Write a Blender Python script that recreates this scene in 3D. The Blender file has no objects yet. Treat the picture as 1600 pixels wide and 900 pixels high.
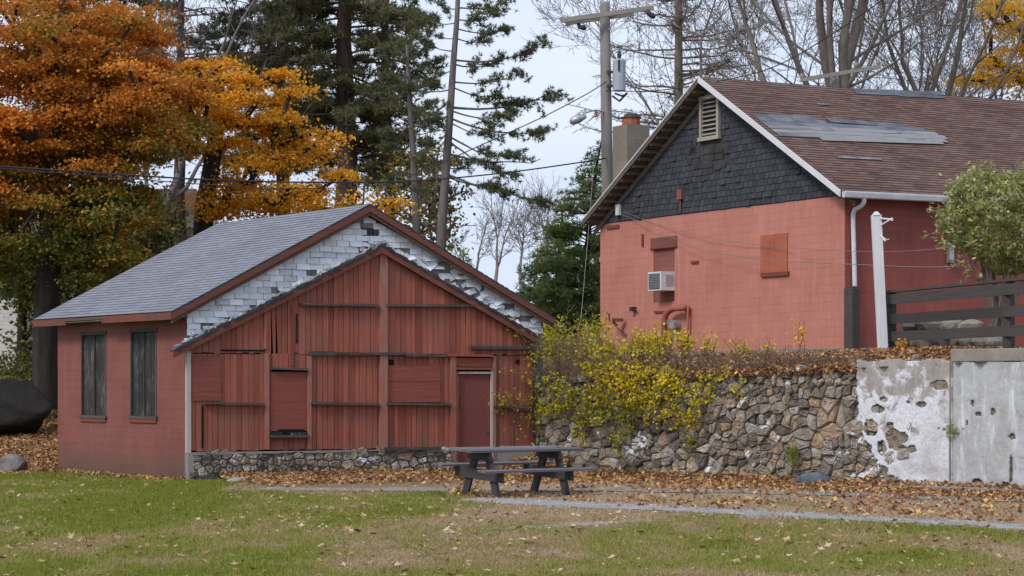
import bpy, math, random
import numpy as np
from mathutils import Vector
R = math.radians
random.seed(7)
rng = np.random.default_rng(11)
FP = 3200.0; EYE = 1.95
scene = bpy.context.scene
COL = scene.collection

# ------------------------------------------------------------------ helpers
def P(px, py, Y):
    return Vector(((px-800)/FP*Y, Y, EYE+(600-py)/FP*Y))
def tag(o, label=None, cat=None, group=None, kind=None):
    if label: o['label'] = label
    if cat: o['category'] = cat
    if group: o['group'] = group
    if kind: o['kind'] = kind
    return o
def empty(name, loc, label, cat, group=None):
    o = bpy.data.objects.new(name, None); COL.objects.link(o)
    o.location = loc; o.empty_display_size = .3
    return tag(o, label, cat, group)
def worldloc(o):
    v = Vector((0, 0, 0))
    while o is not None:
        v = v+o.location; o = o.parent
    return v
class MB:
    def __init__(s): s.v = []; s.f = []; s.t = []; s.uv = []
    def face(s, pts, tint=.5, uv=None):
        i = len(s.v); s.v += [tuple(p) for p in pts]
        s.f.append(tuple(range(i, i+len(pts)))); s.t.append(tint); s.uv.append(uv)
    def solid(s, pts, faces, tint=.5):
        i = len(s.v); s.v += [tuple(p) for p in pts]
        for f in faces:
            s.f.append(tuple(i+k for k in f)); s.t.append(tint); s.uv.append(None)
    def hexa(s, a, b, tint=.5):     # two matching quads a (4 pts) and b (4 pts)
        s.solid(list(a)+list(b), [(0, 1, 2, 3), (7, 6, 5, 4), (0, 4, 5, 1), (1, 5, 6, 2), (2, 6, 7, 3), (3, 7, 4, 0)], tint)
    def extr(s, pts, off, tint=.5):
        n = len(pts); off = Vector(off); q = [Vector(p)+off for p in pts]
        s.solid(list(pts)+q, [tuple(range(n)), tuple(range(2*n-1, n-1, -1))]+[(k, n+k, n+(k+1) % n, (k+1) % n) for k in range(n)], tint)
    def box(s, c, h, ax=None, tint=.5):     # centre, half sizes, axes
        c = Vector(c); ax = ax or (Vector((1, 0, 0)), Vector((0, 1, 0)), Vector((0, 0, 1)))
        X, Y, Z = [Vector(a)*b for a, b in zip(ax, h)]
        s.hexa([c-X-Y-Z, c+X-Y-Z, c+X+Y-Z, c-X+Y-Z], [c-X-Y+Z, c+X-Y+Z, c+X+Y+Z, c-X+Y+Z], tint)
    def beam(s, p0, p1, w, h, up=(0, 0, 1), tint=.5):
        p0 = Vector(p0); p1 = Vector(p1); d = (p1-p0).normalized(); up = Vector(up)
        a = d.cross(up).normalized(); b = a.cross(d).normalized()
        s.box((p0+p1)/2, ((p1-p0).length/2, w/2, h/2), (d, a, b), tint)
    def tube(s, pts, rad, n=6, tint=.5, cap=True):
        pts = [Vector(p) for p in pts]
        if not hasattr(rad, '__len__'): rad = [rad]*len(pts)
        base = len(s.v); a = None
        for i, p in enumerate(pts):
            d = (pts[min(i+1, len(pts)-1)]-pts[max(i-1, 0)]).normalized()
            if a is None:
                a = d.cross(Vector((0.31, 0.9, 0.17)) if abs(d.z) > .5 else Vector((0, 0, 1))).normalized()
            else:
                a = (a-d*a.dot(d)).normalized()
            b = d.cross(a)
            for k in range(n):
                t = 2*math.pi*k/n
                s.v.append(tuple(p+(a*math.cos(t)+b*math.sin(t))*rad[i]))
        for i in range(len(pts)-1):
            for k in range(n):
                k2 = (k+1) % n
                s.f.append((base+i*n+k, base+i*n+k2, base+(i+1)*n+k2, base+(i+1)*n+k)); s.t.append(tint); s.uv.append(None)
        if cap:
            s.f.append(tuple(base+k for k in range(n-1, -1, -1))); s.t.append(tint); s.uv.append(None)
            e = base+(len(pts)-1)*n
            s.f.append(tuple(e+k for k in range(n))); s.t.append(tint); s.uv.append(None)
    def build(s, name, mat, parent=None, smooth=False, bevel=0):
        o0 = worldloc(parent) if parent is not None else Vector((0, 0, 0))
        me = bpy.data.meshes.new(name)
        me.from_pydata([(a-o0.x, b-o0.y, c-o0.z) for a, b, c in s.v], [], s.f)
        at = me.attributes.new('tint', 'FLOAT', 'FACE'); at.data.foreach_set('value', s.t)
        if any(u is not None for u in s.uv):
            ul = me.uv_layers.new(name='UVMap'); k = 0; buf = []
            for f, u in zip(s.f, s.uv):
                for j in range(len(f)):
                    buf += list(u[j]) if u is not None else [0.013, 0.013]
            ul.data.foreach_set('uv', buf)
        if smooth: me.polygons.foreach_set('use_smooth', [True]*len(me.polygons))
        me.materials.append(mat); me.update()
        o = bpy.data.objects.new(name, me); COL.objects.link(o)
        if parent is not None: o.parent = parent
        if bevel:
            m = o.modifiers.new('b', 'BEVEL'); m.width = bevel; m.segments = 2; m.limit_method = 'ANGLE'
        return o
def npmesh(name, V, F, tint, mat, parent=None, smooth=False):
    V = np.asarray(V, dtype=np.float32); F = np.asarray(F, dtype=np.int32)
    o0 = worldloc(parent) if parent is not None else Vector((0, 0, 0))
    V = V-np.array([o0.x, o0.y, o0.z], dtype=np.float32)
    me = bpy.data.meshes.new(name); k = F.shape[1]
    me.vertices.add(len(V)); me.vertices.foreach_set('co', V.ravel())
    me.loops.add(F.size); me.loops.foreach_set('vertex_index', F.ravel())
    me.polygons.add(len(F)); me.polygons.foreach_set('loop_start', np.arange(0, F.size, k, dtype=np.int32))
    me.polygons.foreach_set('loop_total', np.full(len(F), k, dtype=np.int32))
    me.update(calc_edges=True)
    at = me.attributes.new('tint', 'FLOAT', 'FACE'); at.data.foreach_set('value', np.asarray(tint, dtype=np.float32))
    if smooth: me.polygons.foreach_set('use_smooth', [True]*len(F))
    me.materials.append(mat)
    o = bpy.data.objects.new(name, me); COL.objects.link(o)
    if parent is not None: o.parent = parent
    return o
def U(a, b): return random.uniform(a, b)

# periodic value noise
_T = np.random.default_rng(3).random((64, 64))
def vnoise(x, y):
    x = np.asarray(x, float); y = np.asarray(y, float)
    xi = np.floor(x).astype(int); yi = np.floor(y).astype(int); fx = x-xi; fy = y-yi
    fx = fx*fx*(3-2*fx); fy = fy*fy*(3-2*fy)
    a = _T[xi % 64, yi % 64]; b = _T[(xi+1) % 64, yi % 64]; c = _T[xi % 64, (yi+1) % 64]; d = _T[(xi+1) % 64, (yi+1) % 64]
    return (a*(1-fx)+b*fx)*(1-fy)+(c*(1-fx)+d*fx)*fy
def fbm(x, y, o=4):
    s = 0; a = .5; t = 0
    for i in range(o):
        s = s+a*vnoise(np.asarray(x)*2**i+17*i, np.asarray(y)*2**i+31*i); t += a; a *= .55
    return s/t

class Frame:
    """vertical wall frame: origin, horizontal direction, outward normal"""
    def __init__(s, o, u, n):
        s.o = Vector((o[0], o[1], 0)); s.u = Vector((u[0], u[1], 0)).normalized(); s.n = Vector((n[0], n[1], 0)).normalized()
    def w(s, a, z, d=0): return s.o+s.u*a+s.n*d+Vector((0, 0, z))
    def hit(s, px, py, d=0):
        r = Vector(((px-800)/FP, 1, (600-py)/FP)); e = Vector((0, 0, EYE)); q = s.o+s.n*d
        t = (q-e).dot(s.n)/r.dot(s.n); p = e+r*t
        return (p-s.o).dot(s.u), p.z
def fprism(mb, fr, pts, d0, d1, tint=.5):
    mb.extr([fr.w(a, z, d0) for a, z in pts], fr.n*(d1-d0), tint)
def frect(mb, fr, s0, s1, z0, z1, d0, d1, tint=.5):
    fprism(mb, fr, [(s0, z0), (s1, z0), (s1, z1), (s0, z1)], d0, d1, tint)
def pxrect(mb, fr, x0, y0, x1, y1, d0, d1, tint=.5, skew=0):
    a, z1 = fr.hit(x0, y0, d1); b, z0 = fr.hit(x1, y1, d1)
    fprism(mb, fr, [(a, z0), (b, z0+skew), (b, z1+skew), (a, z1)], d0, d1, tint)
def pxbeam(mb, fr, x0, y0, x1, y1, w, d0, d1, tint=.5):   # board whose top edge runs between pixels, w metres down
    a, za = fr.hit(x0, y0, d1); b, zb = fr.hit(x1, y1, d1)
    fprism(mb, fr, [(a, za-w), (b, zb-w), (b, zb), (a, za)], d0, d1, tint)
def wall(mb, fr, pts_s0, s1, z0, z1, holes, depth=.1, tint=.5):
    s0 = pts_s0; xs = sorted({s0, s1, *[h[0] for h in holes], *[h[1] for h in holes]}); zs = sorted({z0, z1, *[h[2] for h in holes], *[h[3] for h in holes]})
    for i in range(len(xs)-1):
        for j in range(len(zs)-1):
            a, b, c, d = xs[i], xs[i+1], zs[j], zs[j+1]; mx, mz = (a+b)/2, (c+d)/2
            if any(h[0] < mx < h[1] and h[2] < mz < h[3] for h in holes): continue
            mb.face([fr.w(a, c), fr.w(b, c), fr.w(b, d), fr.w(a, d)], tint, [(a, c), (b, c), (b, d), (a, d)])
    for h in holes:
        a, b, c, d = h
        for q in ([(a, c), (b, c)], [(b, c), (b, d)], [(b, d), (a, d)], [(a, d), (a, c)]):
            (x0, y0), (x1, y1) = q
            mb.face([fr.w(x0, y0), fr.w(x1, y1), fr.w(x1, y1, -depth), fr.w(x0, y0, -depth)], tint)
def clip(poly, a, b, c):          # keep a*x+b*y<=c
    out = []
    for i in range(len(poly)):
        p = poly[i]; q = poly[(i+1) % len(poly)]; dp = a*p[0]+b*p[1]-c; dq = a*q[0]+b*q[1]-c
        if dp <= 0: out.append(p)
        if (dp < 0 < dq) or (dq < 0 < dp):
            t = dp/(dp-dq); out.append((p[0]+(q[0]-p[0])*t, p[1]+(q[1]-p[1])*t))
    return out
def halfplane_below(p, q):        # half-plane under the line p->q (p left of q)
    a = -(q[1]-p[1]); b = (q[0]-p[0]); return a, b, a*p[0]+b*p[1]

# ------------------------------------------------------------------ materials
class NT:
    def __init__(s, name):
        s.m = bpy.data.materials.new(name); s.m.use_nodes = True; s.t = s.m.node_tree; s.t.nodes.clear()
        s.out = s.t.nodes.new('ShaderNodeOutputMaterial')
    def n(s, typ, ins=None, **props):
        nd = s.t.nodes.new(typ)
        for k, v in props.items(): setattr(nd, k, v)
        for k, v in (ins or {}).items():
            sock = nd.inputs[k]
            if isinstance(v, bpy.types.NodeSocket): s.t.links.new(v, sock)
            else:
                if sock.type == 'RGBA' and len(v) == 3: v = (*v, 1)
                sock.default_value = v
        return nd
    def pos(s): return s.n('ShaderNodeTexCoord').outputs['Object']
    def uv(s): return s.n('ShaderNodeTexCoord').outputs['UV']
    def tint(s): return s.n('ShaderNodeAttribute', attribute_name='tint').outputs['Fac']
    def scl(s, v, sc): return s.n('ShaderNodeMapping', {'Vector': v, 'Scale': sc}).outputs[0]
    def noise(s, v, scale, detail=4, rough=.55, dist=0):
        return s.n('ShaderNodeTexNoise', {'Vector': v, 'Scale': scale, 'Detail': detail, 'Roughness': rough, 'Distortion': dist}).outputs['Fac']
    def ramp(s, f, stops, interp='LINEAR'):
        nd = s.n('ShaderNodeValToRGB', {'Fac': f}); cr = nd.color_ramp; cr.interpolation = interp
        while len(cr.elements) < len(stops): cr.elements.new(.5)
        for e, (p, c) in zip(cr.elements, stops):
            e.position = p; e.color = (*c, 1) if len(c) == 3 else c
        return nd.outputs['Color']
    def rng(s, f, a, b, c=0, d=1):
        return s.n('ShaderNodeMapRange', {'Value': f, 'From Min': a, 'From Max': b, 'To Min': c, 'To Max': d}).outputs[0]
    def mix(s, f, a, b, mode='MIX'):
        nd = s.n('ShaderNodeMix', data_type='RGBA', blend_type=mode)
        for i, v in ((0, f), (6, a), (7, b)):
            sk = nd.inputs[i]
            if isinstance(v, bpy.types.NodeSocket): s.t.links.new(v, sk)
            elif i == 0: sk.default_value = v
            else: sk.default_value = (*v, 1) if len(v) == 3 else v
        return nd.outputs[2]
    def mth(s, op, a, b=0.0):
        nd = s.n('ShaderNodeMath', operation=op)
        for i, v in ((0, a), (1, b)):
            if isinstance(v, bpy.types.NodeSocket): s.t.links.new(v, nd.inputs[i])
            else: nd.inputs[i].default_value = v
        return nd.outputs[0]
    def bump(s, h, strength=.5, dist=.02, nrm=None):
        ins = {'Height': h, 'Strength': strength, 'Distance': dist}
        if nrm is not None: ins['Normal'] = nrm
        return s.n('ShaderNodeBump', ins).outputs[0]
    def fin(s, col, rough=.8, bump=None, metal=0, transl=0, spec=.3):
        ins = {'Base Color': col, 'Roughness': rough, 'Metallic': metal, 'Specular IOR Level': spec}
        if bump is not None: ins['Normal'] = bump
        b = s.n('ShaderNodeBsdfPrincipled', ins).outputs[0]
        if transl:
            tr = s.n('ShaderNodeBsdfTranslucent', {'Color': col}).outputs[0]
            b = s.n('ShaderNodeMixShader', {0: transl, 1: b, 2: tr}).outputs[0]
        s.t.links.new(b, s.out.inputs[0]); return s.m
def vr(k):   # value grey
    return (k, k, k)

def m_wood(name, c1, c2, worn=(.16, .14, .125), wl=.62, vert=True, dirty=.5, low=None):
    t = NT(name); p = t.pos(); ti = t.tint()
    st = t.scl(p, (14, 14, .7) if vert else (.9, .9, 16))
    off = t.n('ShaderNodeVectorMath', {0: st, 1: t.n('ShaderNodeCombineXYZ', {0: ti, 1: ti, 2: t.mth('MULTIPLY', ti, 37.0)}).outputs[0]}, operation='ADD').outputs[0]
    n1 = t.noise(off, 1.4, 5, .62); n2 = t.noise(p, 1.3, 4, .6); n3 = t.noise(st, 4, 4, .7)
    c = t.mix(t.rng(n1, .3, .7), c1, c2)
    c = t.mix(t.rng(ti, .2, 1, 0, .7), c, tuple(x*.5 for x in c1))
    w = t.rng(t.mth('ADD', t.mth('MULTIPLY', n3, .6), t.mth('MULTIPLY', n2, .45)), wl, wl+.12)
    if low is not None:
        zz = t.n('ShaderNodeSeparateXYZ', {0: p}).outputs[2]; w = t.mth('MAXIMUM', w, t.mth('MULTIPLY', t.rng(zz, low, low+.28, 1, 0), t.rng(n1, .42, .6)))
    c = t.mix(w, c, worn)
    c = t.mix(t.rng(n2, .35, .75, 0, dirty), c, tuple(x*.6 for x in c2))
    return t.fin(c, .75, t.bump(t.mth('ADD', n1, t.mth('MULTIPLY', n3, .5)), .6, .012))
def m_block(name, c1, c2, patch=(.3, .1, .08)):
    t = NT(name); u = t.uv(); p = t.pos()
    j = t.noise(t.scl(u, (1, 1, 1)), 3, 3)
    uu = t.n('ShaderNodeVectorMath', {0: u, 1: t.n('ShaderNodeCombineXYZ', {0: t.mth('MULTIPLY', t.mth('SUBTRACT', j, .5), .02), 1: t.mth('MULTIPLY', t.mth('SUBTRACT', j, .5), .03), 2: 0.0}).outputs[0]}, operation='ADD').outputs[0]
    br = t.n('ShaderNodeTexBrick', {'Vector': uu, 'Color1': vr(.42), 'Color2': vr(.6), 'Mortar': vr(0), 'Scale': 1.0, 'Mortar Size': .005, 'Mortar Smooth': .6, 'Bias': 0.0, 'Brick Width': .41, 'Row Height': .205}, offset=.5)
    b = br.outputs['Color']; mo = br.outputs['Fac']
    n1 = t.noise(p, .8, 5, .6); n2 = t.noise(p, 9, 5, .65); n3 = t.noise(t.scl(p, (5, 5, .5)), 1.0, 5, .7)
    c = t.mix(t.rng(n1, .3, .7), c1, c2)
    c = t.mix(t.rng(n3, .48, .7, 0, .75), c, patch); c = t.mix(t.rng(t.noise(t.scl(p, (3, 3, .4)), 1.7, 5, .7), .56, .72, 0, .4), c, tuple(x*.72 for x in c1))
    c = t.mix(t.rng(b, .42, .6, 0, .18), c, tuple(x*1.25 for x in c2))
    # horizontal joints show, vertical ones are mostly filled with paint
    row = t.mth('FRACT', t.mth('DIVIDE', t.n('ShaderNodeSeparateXYZ', {0: uu}).outputs[1], .205)); ln_ = t.rng(row, .0, .055, 1, 0)
    vis = t.mth('MULTIPLY', t.mth('MAXIMUM', ln_, t.mth('MULTIPLY', mo, .3)), t.rng(t.noise(p, 1.9, 3, .6), .38, .6, .03, .5))
    c = t.mix(vis, c, tuple(x*.55 for x in c1))
    sep = t.n('ShaderNodeSeparateXYZ', {0: u}).outputs[1]
    gr = t.mth('ADD', sep, t.mth('MULTIPLY', n1, .5))
    h = t.mth('SUBTRACT', t.mth('MULTIPLY', n2, .35), t.mth('MULTIPLY', mo, .5))
    return t, c, t.bump(h, .6, .012), gr
t, c, bp, gr = m_block('salmon_block', (.41, .158, .118), (.49, .20, .155), (.50, .25, .20))
M_SALMON = t.fin(c, .72, bp)
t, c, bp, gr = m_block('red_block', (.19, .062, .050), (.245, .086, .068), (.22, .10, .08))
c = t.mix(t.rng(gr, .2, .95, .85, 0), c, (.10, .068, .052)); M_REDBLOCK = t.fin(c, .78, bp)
t, c, bp, gr = m_block('deep_red_block', (.22, .06, .05), (.28, .08, .065), (.30, .095, .08))  # deeper red blocks of the long side and rear walls
M_DEEPREDBLOCK = t.fin(c, .75, bp)
M_REDWOOD = m_wood('red_boards', (.235, .062, .042), (.42, .125, .078), (.18, .125, .105), .53, True, .65, .52)
M_REDPLY = m_wood('red_panel', (.20, .054, .042), (.27, .075, .056), (.15, .07, .055), .62, False, .3)
M_REDTRIM = m_wood('red_trim', (.22, .058, .038), (.33, .095, .06), (.13, .10, .085), .55, False)
M_POST = m_wood('worn_post', (.27, .085, .058), (.38, .14, .10), (.27, .22, .19), .52, True)
M_RAKE = m_wood('rake_paint', (.12, .042, .032), (.22, .07, .047), (.08, .065, .058), .55, False)
M_DOOR = m_wood('door_paint', (.15, .045, .038), (.19, .058, .048), (.2, .05, .045), .8, True, .2)
M_GREYWOOD = m_wood('grey_wood', (.045, .036, .032), (.13, .11, .10), (.22, .195, .18), .58, False)
M_GREYV = m_wood('grey_boards', (.014, .013, .013), (.055, .053, .053), (.30, .29, .285), .565, True)
M_POLE = m_wood('pole_wood', (.20, .18, .165), (.33, .305, .285), (.12, .09, .075), .62, True)
M_ARM = m_wood('arm_wood', (.24, .215, .185), (.36, .33, .29), (.14, .115, .10), .62, False)
M_DARKPAINT = m_wood('dark_brown_paint', (.055, .047, .043), (.085, .073, .068), (.14, .12, .11), .66, False)
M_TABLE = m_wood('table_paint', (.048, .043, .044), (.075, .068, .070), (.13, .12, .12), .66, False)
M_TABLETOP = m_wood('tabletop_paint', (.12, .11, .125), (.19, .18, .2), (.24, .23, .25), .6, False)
M_OFFWHITE = m_wood('offwhite_paint', (.62, .62, .64), (.74, .74, .76), (.35, .32, .30), .62, True, .3)
M_OLDWHITE = m_wood('old_white_paint', (.42, .38, .36), (.55, .5, .48), (.2, .13, .11), .58, True, .5)
M_TANWOOD = m_wood('tan_paint', (.33, .30, .25), (.45, .41, .35), (.16, .13, .11), .6, True, .4)
M_BOARDRED = m_wood('orange_red_board', (.38, .10, .058), (.46, .15, .09), (.22, .06, .045), .56, True, .6)
M_BOARDBROWN = m_wood('brown_red_board', (.22, .08, .065), (.30, .12, .10), (.4, .2, .17), .62, False, .4)
M_SOFFIT = m_wood('soffit_wood', (.12, .085, .065), (.2, .15, .12), (.3, .27, .24), .6, False)

def simple(name, col, rough=.6, metal=0, var=.25, bscale=30, bstr=.15):
    t = NT(name); p = t.pos(); n = t.noise(p, 5, 4, .6); n2 = t.noise(p, bscale, 3)
    c = t.mix(t.rng(n, .3, .7, 0, 1), tuple(x*(1-var) for x in col), tuple(min(1, x*(1+var)) for x in col))
    return t.fin(c, rough, t.bump(n2, bstr, .004), metal)
M_BLACK = simple('dark_gap', (.006, .005, .005), .95)
M_WHITEMETAL = simple('white_metal', (.62, .63, .65), .45, 0, .12)
M_GALV = simple('galvanised', (.42, .43, .45), .45, .5, .2)
M_TRANS = simple('transformer_grey', (.34, .38, .44), .5, 0, .08)
M_IRON = simple('dark_iron', (.05, .045, .045), .6, .3)
M_WIRE = simple('wire', (.035, .035, .04), .6)
M_WIREL = simple('pale_wire', (.22, .21, .21), .6)
M_REDPIPE = simple('painted_pipe', (.34, .10, .08), .6)
M_TERRA = simple('terracotta', (.32, .10, .055), .85)
M_FELT = simple('tar_felt', (.045, .045, .05), .9, 0, .5)

def m_chim():
    t = NT('chimney_block'); u = t.uv(); p = t.pos()
    br = t.n('ShaderNodeTexBrick', {'Vector': u, 'Color1': (.25, .21, .16), 'Color2': (.19, .165, .13), 'Mortar': (.25, .22, .19), 'Scale': 1.0, 'Mortar Size': .006, 'Brick Width': .41, 'Row Height': .205}, offset=.5)
    c = t.mix(t.rng(t.noise(p, 2.5, 5, .65), .4, .75, 0, .7), br.outputs[0], (.2, .17, .15))
    return t.fin(c, .9, t.bump(t.mth('SUBTRACT', t.noise(p, 25, 4), br.outputs['Fac']), .5, .01))
M_CHIM = m_chim()

def m_roof(name, cs, nscale=1.0, tone=.35, streak=(.2, .2, .2)):
    t = NT(name); u = t.uv(); p = t.pos()
    br = t.n('ShaderNodeTexBrick', {'Vector': u, 'Color1': vr(0), 'Color2': vr(1), 'Mortar': vr(.2), 'Scale': 1.0, 'Mortar Size': .009, 'Mortar Smooth': .5, 'Brick Width': .30, 'Row Height': .14, 'Bias': 0.0}, offset=.37)
    n0 = t.noise(t.scl(u, (.9, 7.14, 1)), 1.0, 4, .7); n1 = t.noise(u, .45, 4, .6); n2 = t.noise(u, 60, 3, .7)
    f = t.mth('ADD', t.mth('MULTIPLY', br.outputs[0], .22), t.mth('ADD', t.mth('MULTIPLY', n0, .5), t.mth('MULTIPLY', n1, .45)))
    c = t.ramp(f, cs)
    c = t.mix(t.rng(n2, .3, .7, 0, .3), c, streak)
    c = t.mix(t.mth('MULTIPLY', br.outputs['Fac'], .62), c, vr(.03))
    return t.fin(c, .9, t.bump(t.mth('SUBTRACT', n2, t.mth('MULTIPLY', br.outputs['Fac'], 2.0)), .5, .006))
M_ROOFGREY = m_roof('grey_shingles', [(.3, (.14, .145, .17)), (.55, (.195, .20, .235)), (.8, (.26, .27, .315))], streak=(.25, .26, .30))
M_ROOFBROWN = m_roof('brown_shingles', [(.34, (.05, .034, .032)), (.46, (.105, .058, .048)), (.58, (.165, .09, .07)), (.74, (.20, .14, .12))], streak=(.12, .08, .07))
def m_plank():
    t = NT('exposed_underlay'); u = t.uv(); p = t.pos()
    n0 = t.noise(t.scl(p, (1.2, 1.2, 9)), 1.6, 5, .7); ti = t.tint()
    c = t.ramp(t.mth('ADD', t.mth('MULTIPLY', n0, .6), t.mth('MULTIPLY', ti, .4)), [(.3, (.08, .088, .105)), (.5, (.17, .175, .195)), (.62, (.26, .26, .27)), (.78, (.25, .21, .18))])
    return t.fin(c, .8, t.bump(n0, .3, .01))
M_UNDER = m_plank()
def m_shingle(name, stops, sc=6):
    t = NT(name); p = t.pos(); ti = t.tint()
    n = t.noise(t.scl(p, (2, 2, 1)), sc, 5, .65); n2 = t.noise(p, 40, 3)
    c = t.ramp(t.mth('ADD', t.mth('MULTIPLY', n, .5), t.mth('MULTIPLY', ti, .5)), stops)
    return t.fin(c, .85, t.bump(t.mth('ADD', n, t.mth('MULTIPLY', n2, .4)), .5, .01))
M_WSHIN = m_shingle('pale_shingles', [(.16, (.3, .3, .32)), (.28, (.52, .54, .58)), (.5, (.64, .66, .71)), (.8, (.76, .78, .83))])
M_BSHIN = m_shingle('charcoal_shingles', [(.2, (.034, .036, .044)), (.5, (.046, .049, .060)), (.8, (.062, .065, .078)), (.9, (.075, .072, .074))])

def m_stone(name):
    t = NT(name); p = t.pos(); ti = t.tint()
    c = t.ramp(ti, [(0, (.10, .09, .082)), (.16, (.17, .145, .12)), (.32, (.26, .22, .175)), (.48, (.33, .285, .23)), (.6, (.35, .27, .19)), (.7, (.35, .32, .29)), (.84, (.46, .42, .37)), (.95, (.44, .29, .17)), (1, (.16, .155, .17))])
    n1 = t.noise(p, 7, 6, .65, .4); n2 = t.noise(p, 28, 5, .7); n3 = t.noise(p, 2.2, 4, .6)
    c = t.mix(t.rng(n1, .4, .65, 0, .6), c, (.085, .068, .052))
    c = t.mix(t.rng(n2, .56, .75, 0, .6), c, (.42, .40, .37))
    c = t.mix(t.rng(n3, .56, .72, 0, .45), c, (.07, .075, .035))
    wm = t.mth('MULTIPLY', t.rng(t.noise(p, 2.3, 5, .5, .6), .635, .66), 1.0)
    c = t.mix(wm, c, (.68, .69, .72))
    return t.fin(c, .88, t.bump(t.mth('ADD', n1, t.mth('MULTIPLY', n2, .5)), .8, .03))
M_STONE = m_stone('field_stone')
def m_mortar():
    t = NT('wall_core'); p = t.pos(); n = t.noise(p, 9, 6, .7)
    return t.fin(t.ramp(n, [(.3, (.05, .04, .03)), (.5, (.17, .14, .11)), (.7, (.32, .28, .23))]), .95, t.bump(n, 1, .05))
M_CORE = m_mortar()
def m_conc0(name, a, b):
    t = NT(name); p = t.pos(); n = t.noise(p, 6, 6, .65); return t.fin(t.ramp(n, [(.3, a), (.7, b)]), .95, t.bump(n, 1, .06))
def m_stucco(name, whiteness):
    t = NT(name); p = t.pos(); ti = t.tint()
    n1 = t.noise(p, 1.1, 6, .62, .5); n2 = t.noise(t.scl(p, (6, 6, 1.2)), 1, 5, .7); n3 = t.noise(p, 22, 5, .7); nb = t.noise(p, 3.2, 6, .6, .5)
    z = t.n('ShaderNodeSeparateXYZ', {0: p}).outputs[2]
    g = t.ramp(t.mth('ADD', t.mth('MULTIPLY', n2, .6), t.mth('MULTIPLY', n3, .4)), [(.32, (.20, .18, .16)), (.52, (.33, .305, .285)), (.7, (.46, .44, .42))])
    w = t.ramp(n3, [(.3, (.46, .46, .49)), (.5, (.62, .63, .68)), (.7, (.74, .75, .80))])
    f = t.mth('ADD', t.mth('ADD', t.mth('MULTIPLY', z, -.14), whiteness), t.mth('MULTIPLY', nb, .9))
    c = t.mix(t.rng(f, .48, .56), g, w)
    c = t.mix(t.rng(n1, .52, .7, 0, .7), c, (.27, .235, .21))
    c = t.mix(t.rng(ti, .6, 1), c, (.16, .14, .12))
    return t.fin(c, .9, t.bump(t.mth('ADD', nb, t.mth('MULTIPLY', n3, .4)), .8, .03))
M_SCRATCH = m_conc0('scratch_coat', (.10, .08, .06), (.34, .28, .21))
M_STUCCO1 = m_stucco('flaking_stucco', .31)
def m_stucco2():
    t = NT('smooth_stucco'); p = t.pos(); ti = t.tint()
    n1 = t.noise(p, 1.3, 6, .62, .5); n2 = t.noise(t.scl(p, (5, 5, .7)), 1, 5, .7); n3 = t.noise(p, 24, 5, .7)
    g = t.ramp(t.mth('ADD', t.mth('MULTIPLY', n1, .6), t.mth('MULTIPLY', n3, .4)), [(.32, (.30, .30, .29)), (.5, (.40, .41, .41)), (.68, (.52, .54, .56))])
    g = t.mix(t.rng(n2, .52, .66, 0, .85), g, (.64, .67, .72)); g = t.mix(t.rng(t.noise(p, 2.1, 7, .7, 1.5), .5, .62, 0, .55), g, (.29, .27, .25))
    g = t.mix(t.rng(t.noise(p, 3, 5, .6, 1), .63, .7, 0, .6), g, (.36, .26, .19))
    c = t.mix(t.rng(ti, .6, 1), g, (.16, .14, .12))
    return t.fin(c, .9, t.bump(t.mth('ADD', n1, t.mth('MULTIPLY', n3, .4)), .6, .02))
M_STUCCO2 = m_stucco2()
def m_conc(name, a, b):
    t = NT(name); p = t.pos(); n = t.noise(p, 2.5, 6, .65); n2 = t.noise(p, 35, 4, .7)
    c = t.ramp(t.mth('ADD', t.mth('MULTIPLY', n, .6), t.mth('MULTIPLY', n2, .4)), [(.3, a), (.7, b)])
    return t.fin(c, .92, t.bump(n2, .6, .01))
M_CONC = m_conc('old_concrete', (.16, .14, .125), (.33, .30, .275))
M_GRAVEL = m_conc('grey_gravel', (.12, .11, .10), (.40, .385, .38))

def m_leaf(name, stops, transl=.3, rough=.55):
    t = NT(name); ti = t.tint()
    return t.fin(t.ramp(ti, stops), rough, transl=transl, spec=.25)
M_LRUST = m_leaf('rust_leaves', [(0, (.10, .115, .025)), (.22, (.20, .18, .03)), (.36, (.42, .26, .03)), (.5, (.42, .16, .022)), (.75, (.60, .19, .03)), (1, (.78, .32, .05))], .42)
M_LGOLD = m_leaf('gold_leaves', [(0, (.10, .085, .015)), (.2, (.42, .24, .025)), (.45, (.74, .34, .03)), (.8, (.90, .46, .035)), (1, (.95, .60, .07))], .45)
M_LYEL = m_leaf('yellow_vine_leaves', [(0, (.13, .16, .015)), (.35, (.34, .34, .02)), (.7, (.64, .53, .025)), (1, (.80, .60, .035))], .4)
M_NEEDLE = m_leaf('dark_needles', [(0, (.10, .105, .052)), (.5, (.155, .155, .078)), (.85, (.225, .215, .115)), (1, (.27, .20, .11))], .4)
M_PINE = m_leaf('pine_needles', [(0, (.095, .115, .055)), (.6, (.15, .168, .082)), (1, (.21, .22, .11))], .4)
M_SPRUCE = m_leaf('spruce_needles', [(0, (.16, .22, .07)), (.6, (.26, .33, .11)), (1, (.38, .38, .14))], .45)
M_RHODO = m_leaf('broad_leaves', [(0, (.16, .18, .035)), (.4, (.32, .33, .09)), (.75, (.52, .53, .25)), (1, (.72, .71, .48))], .4, .35)
M_OLIVE = m_leaf('olive_leaves', [(0, (.06, .08, .018)), (.5, (.11, .12, .03)), (.85, (.24, .18, .04)), (1, (.42, .25, .04))], .35)
M_LITTER = m_leaf('fallen_leaves', [(0, (.10, .05, .028)), (.3, (.22, .105, .05)), (.55, (.36, .17, .075)), (.75, (.48, .27, .13)), (.9, (.60, .42, .24)), (1, (.66, .48, .10))], .1, .7)
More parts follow.
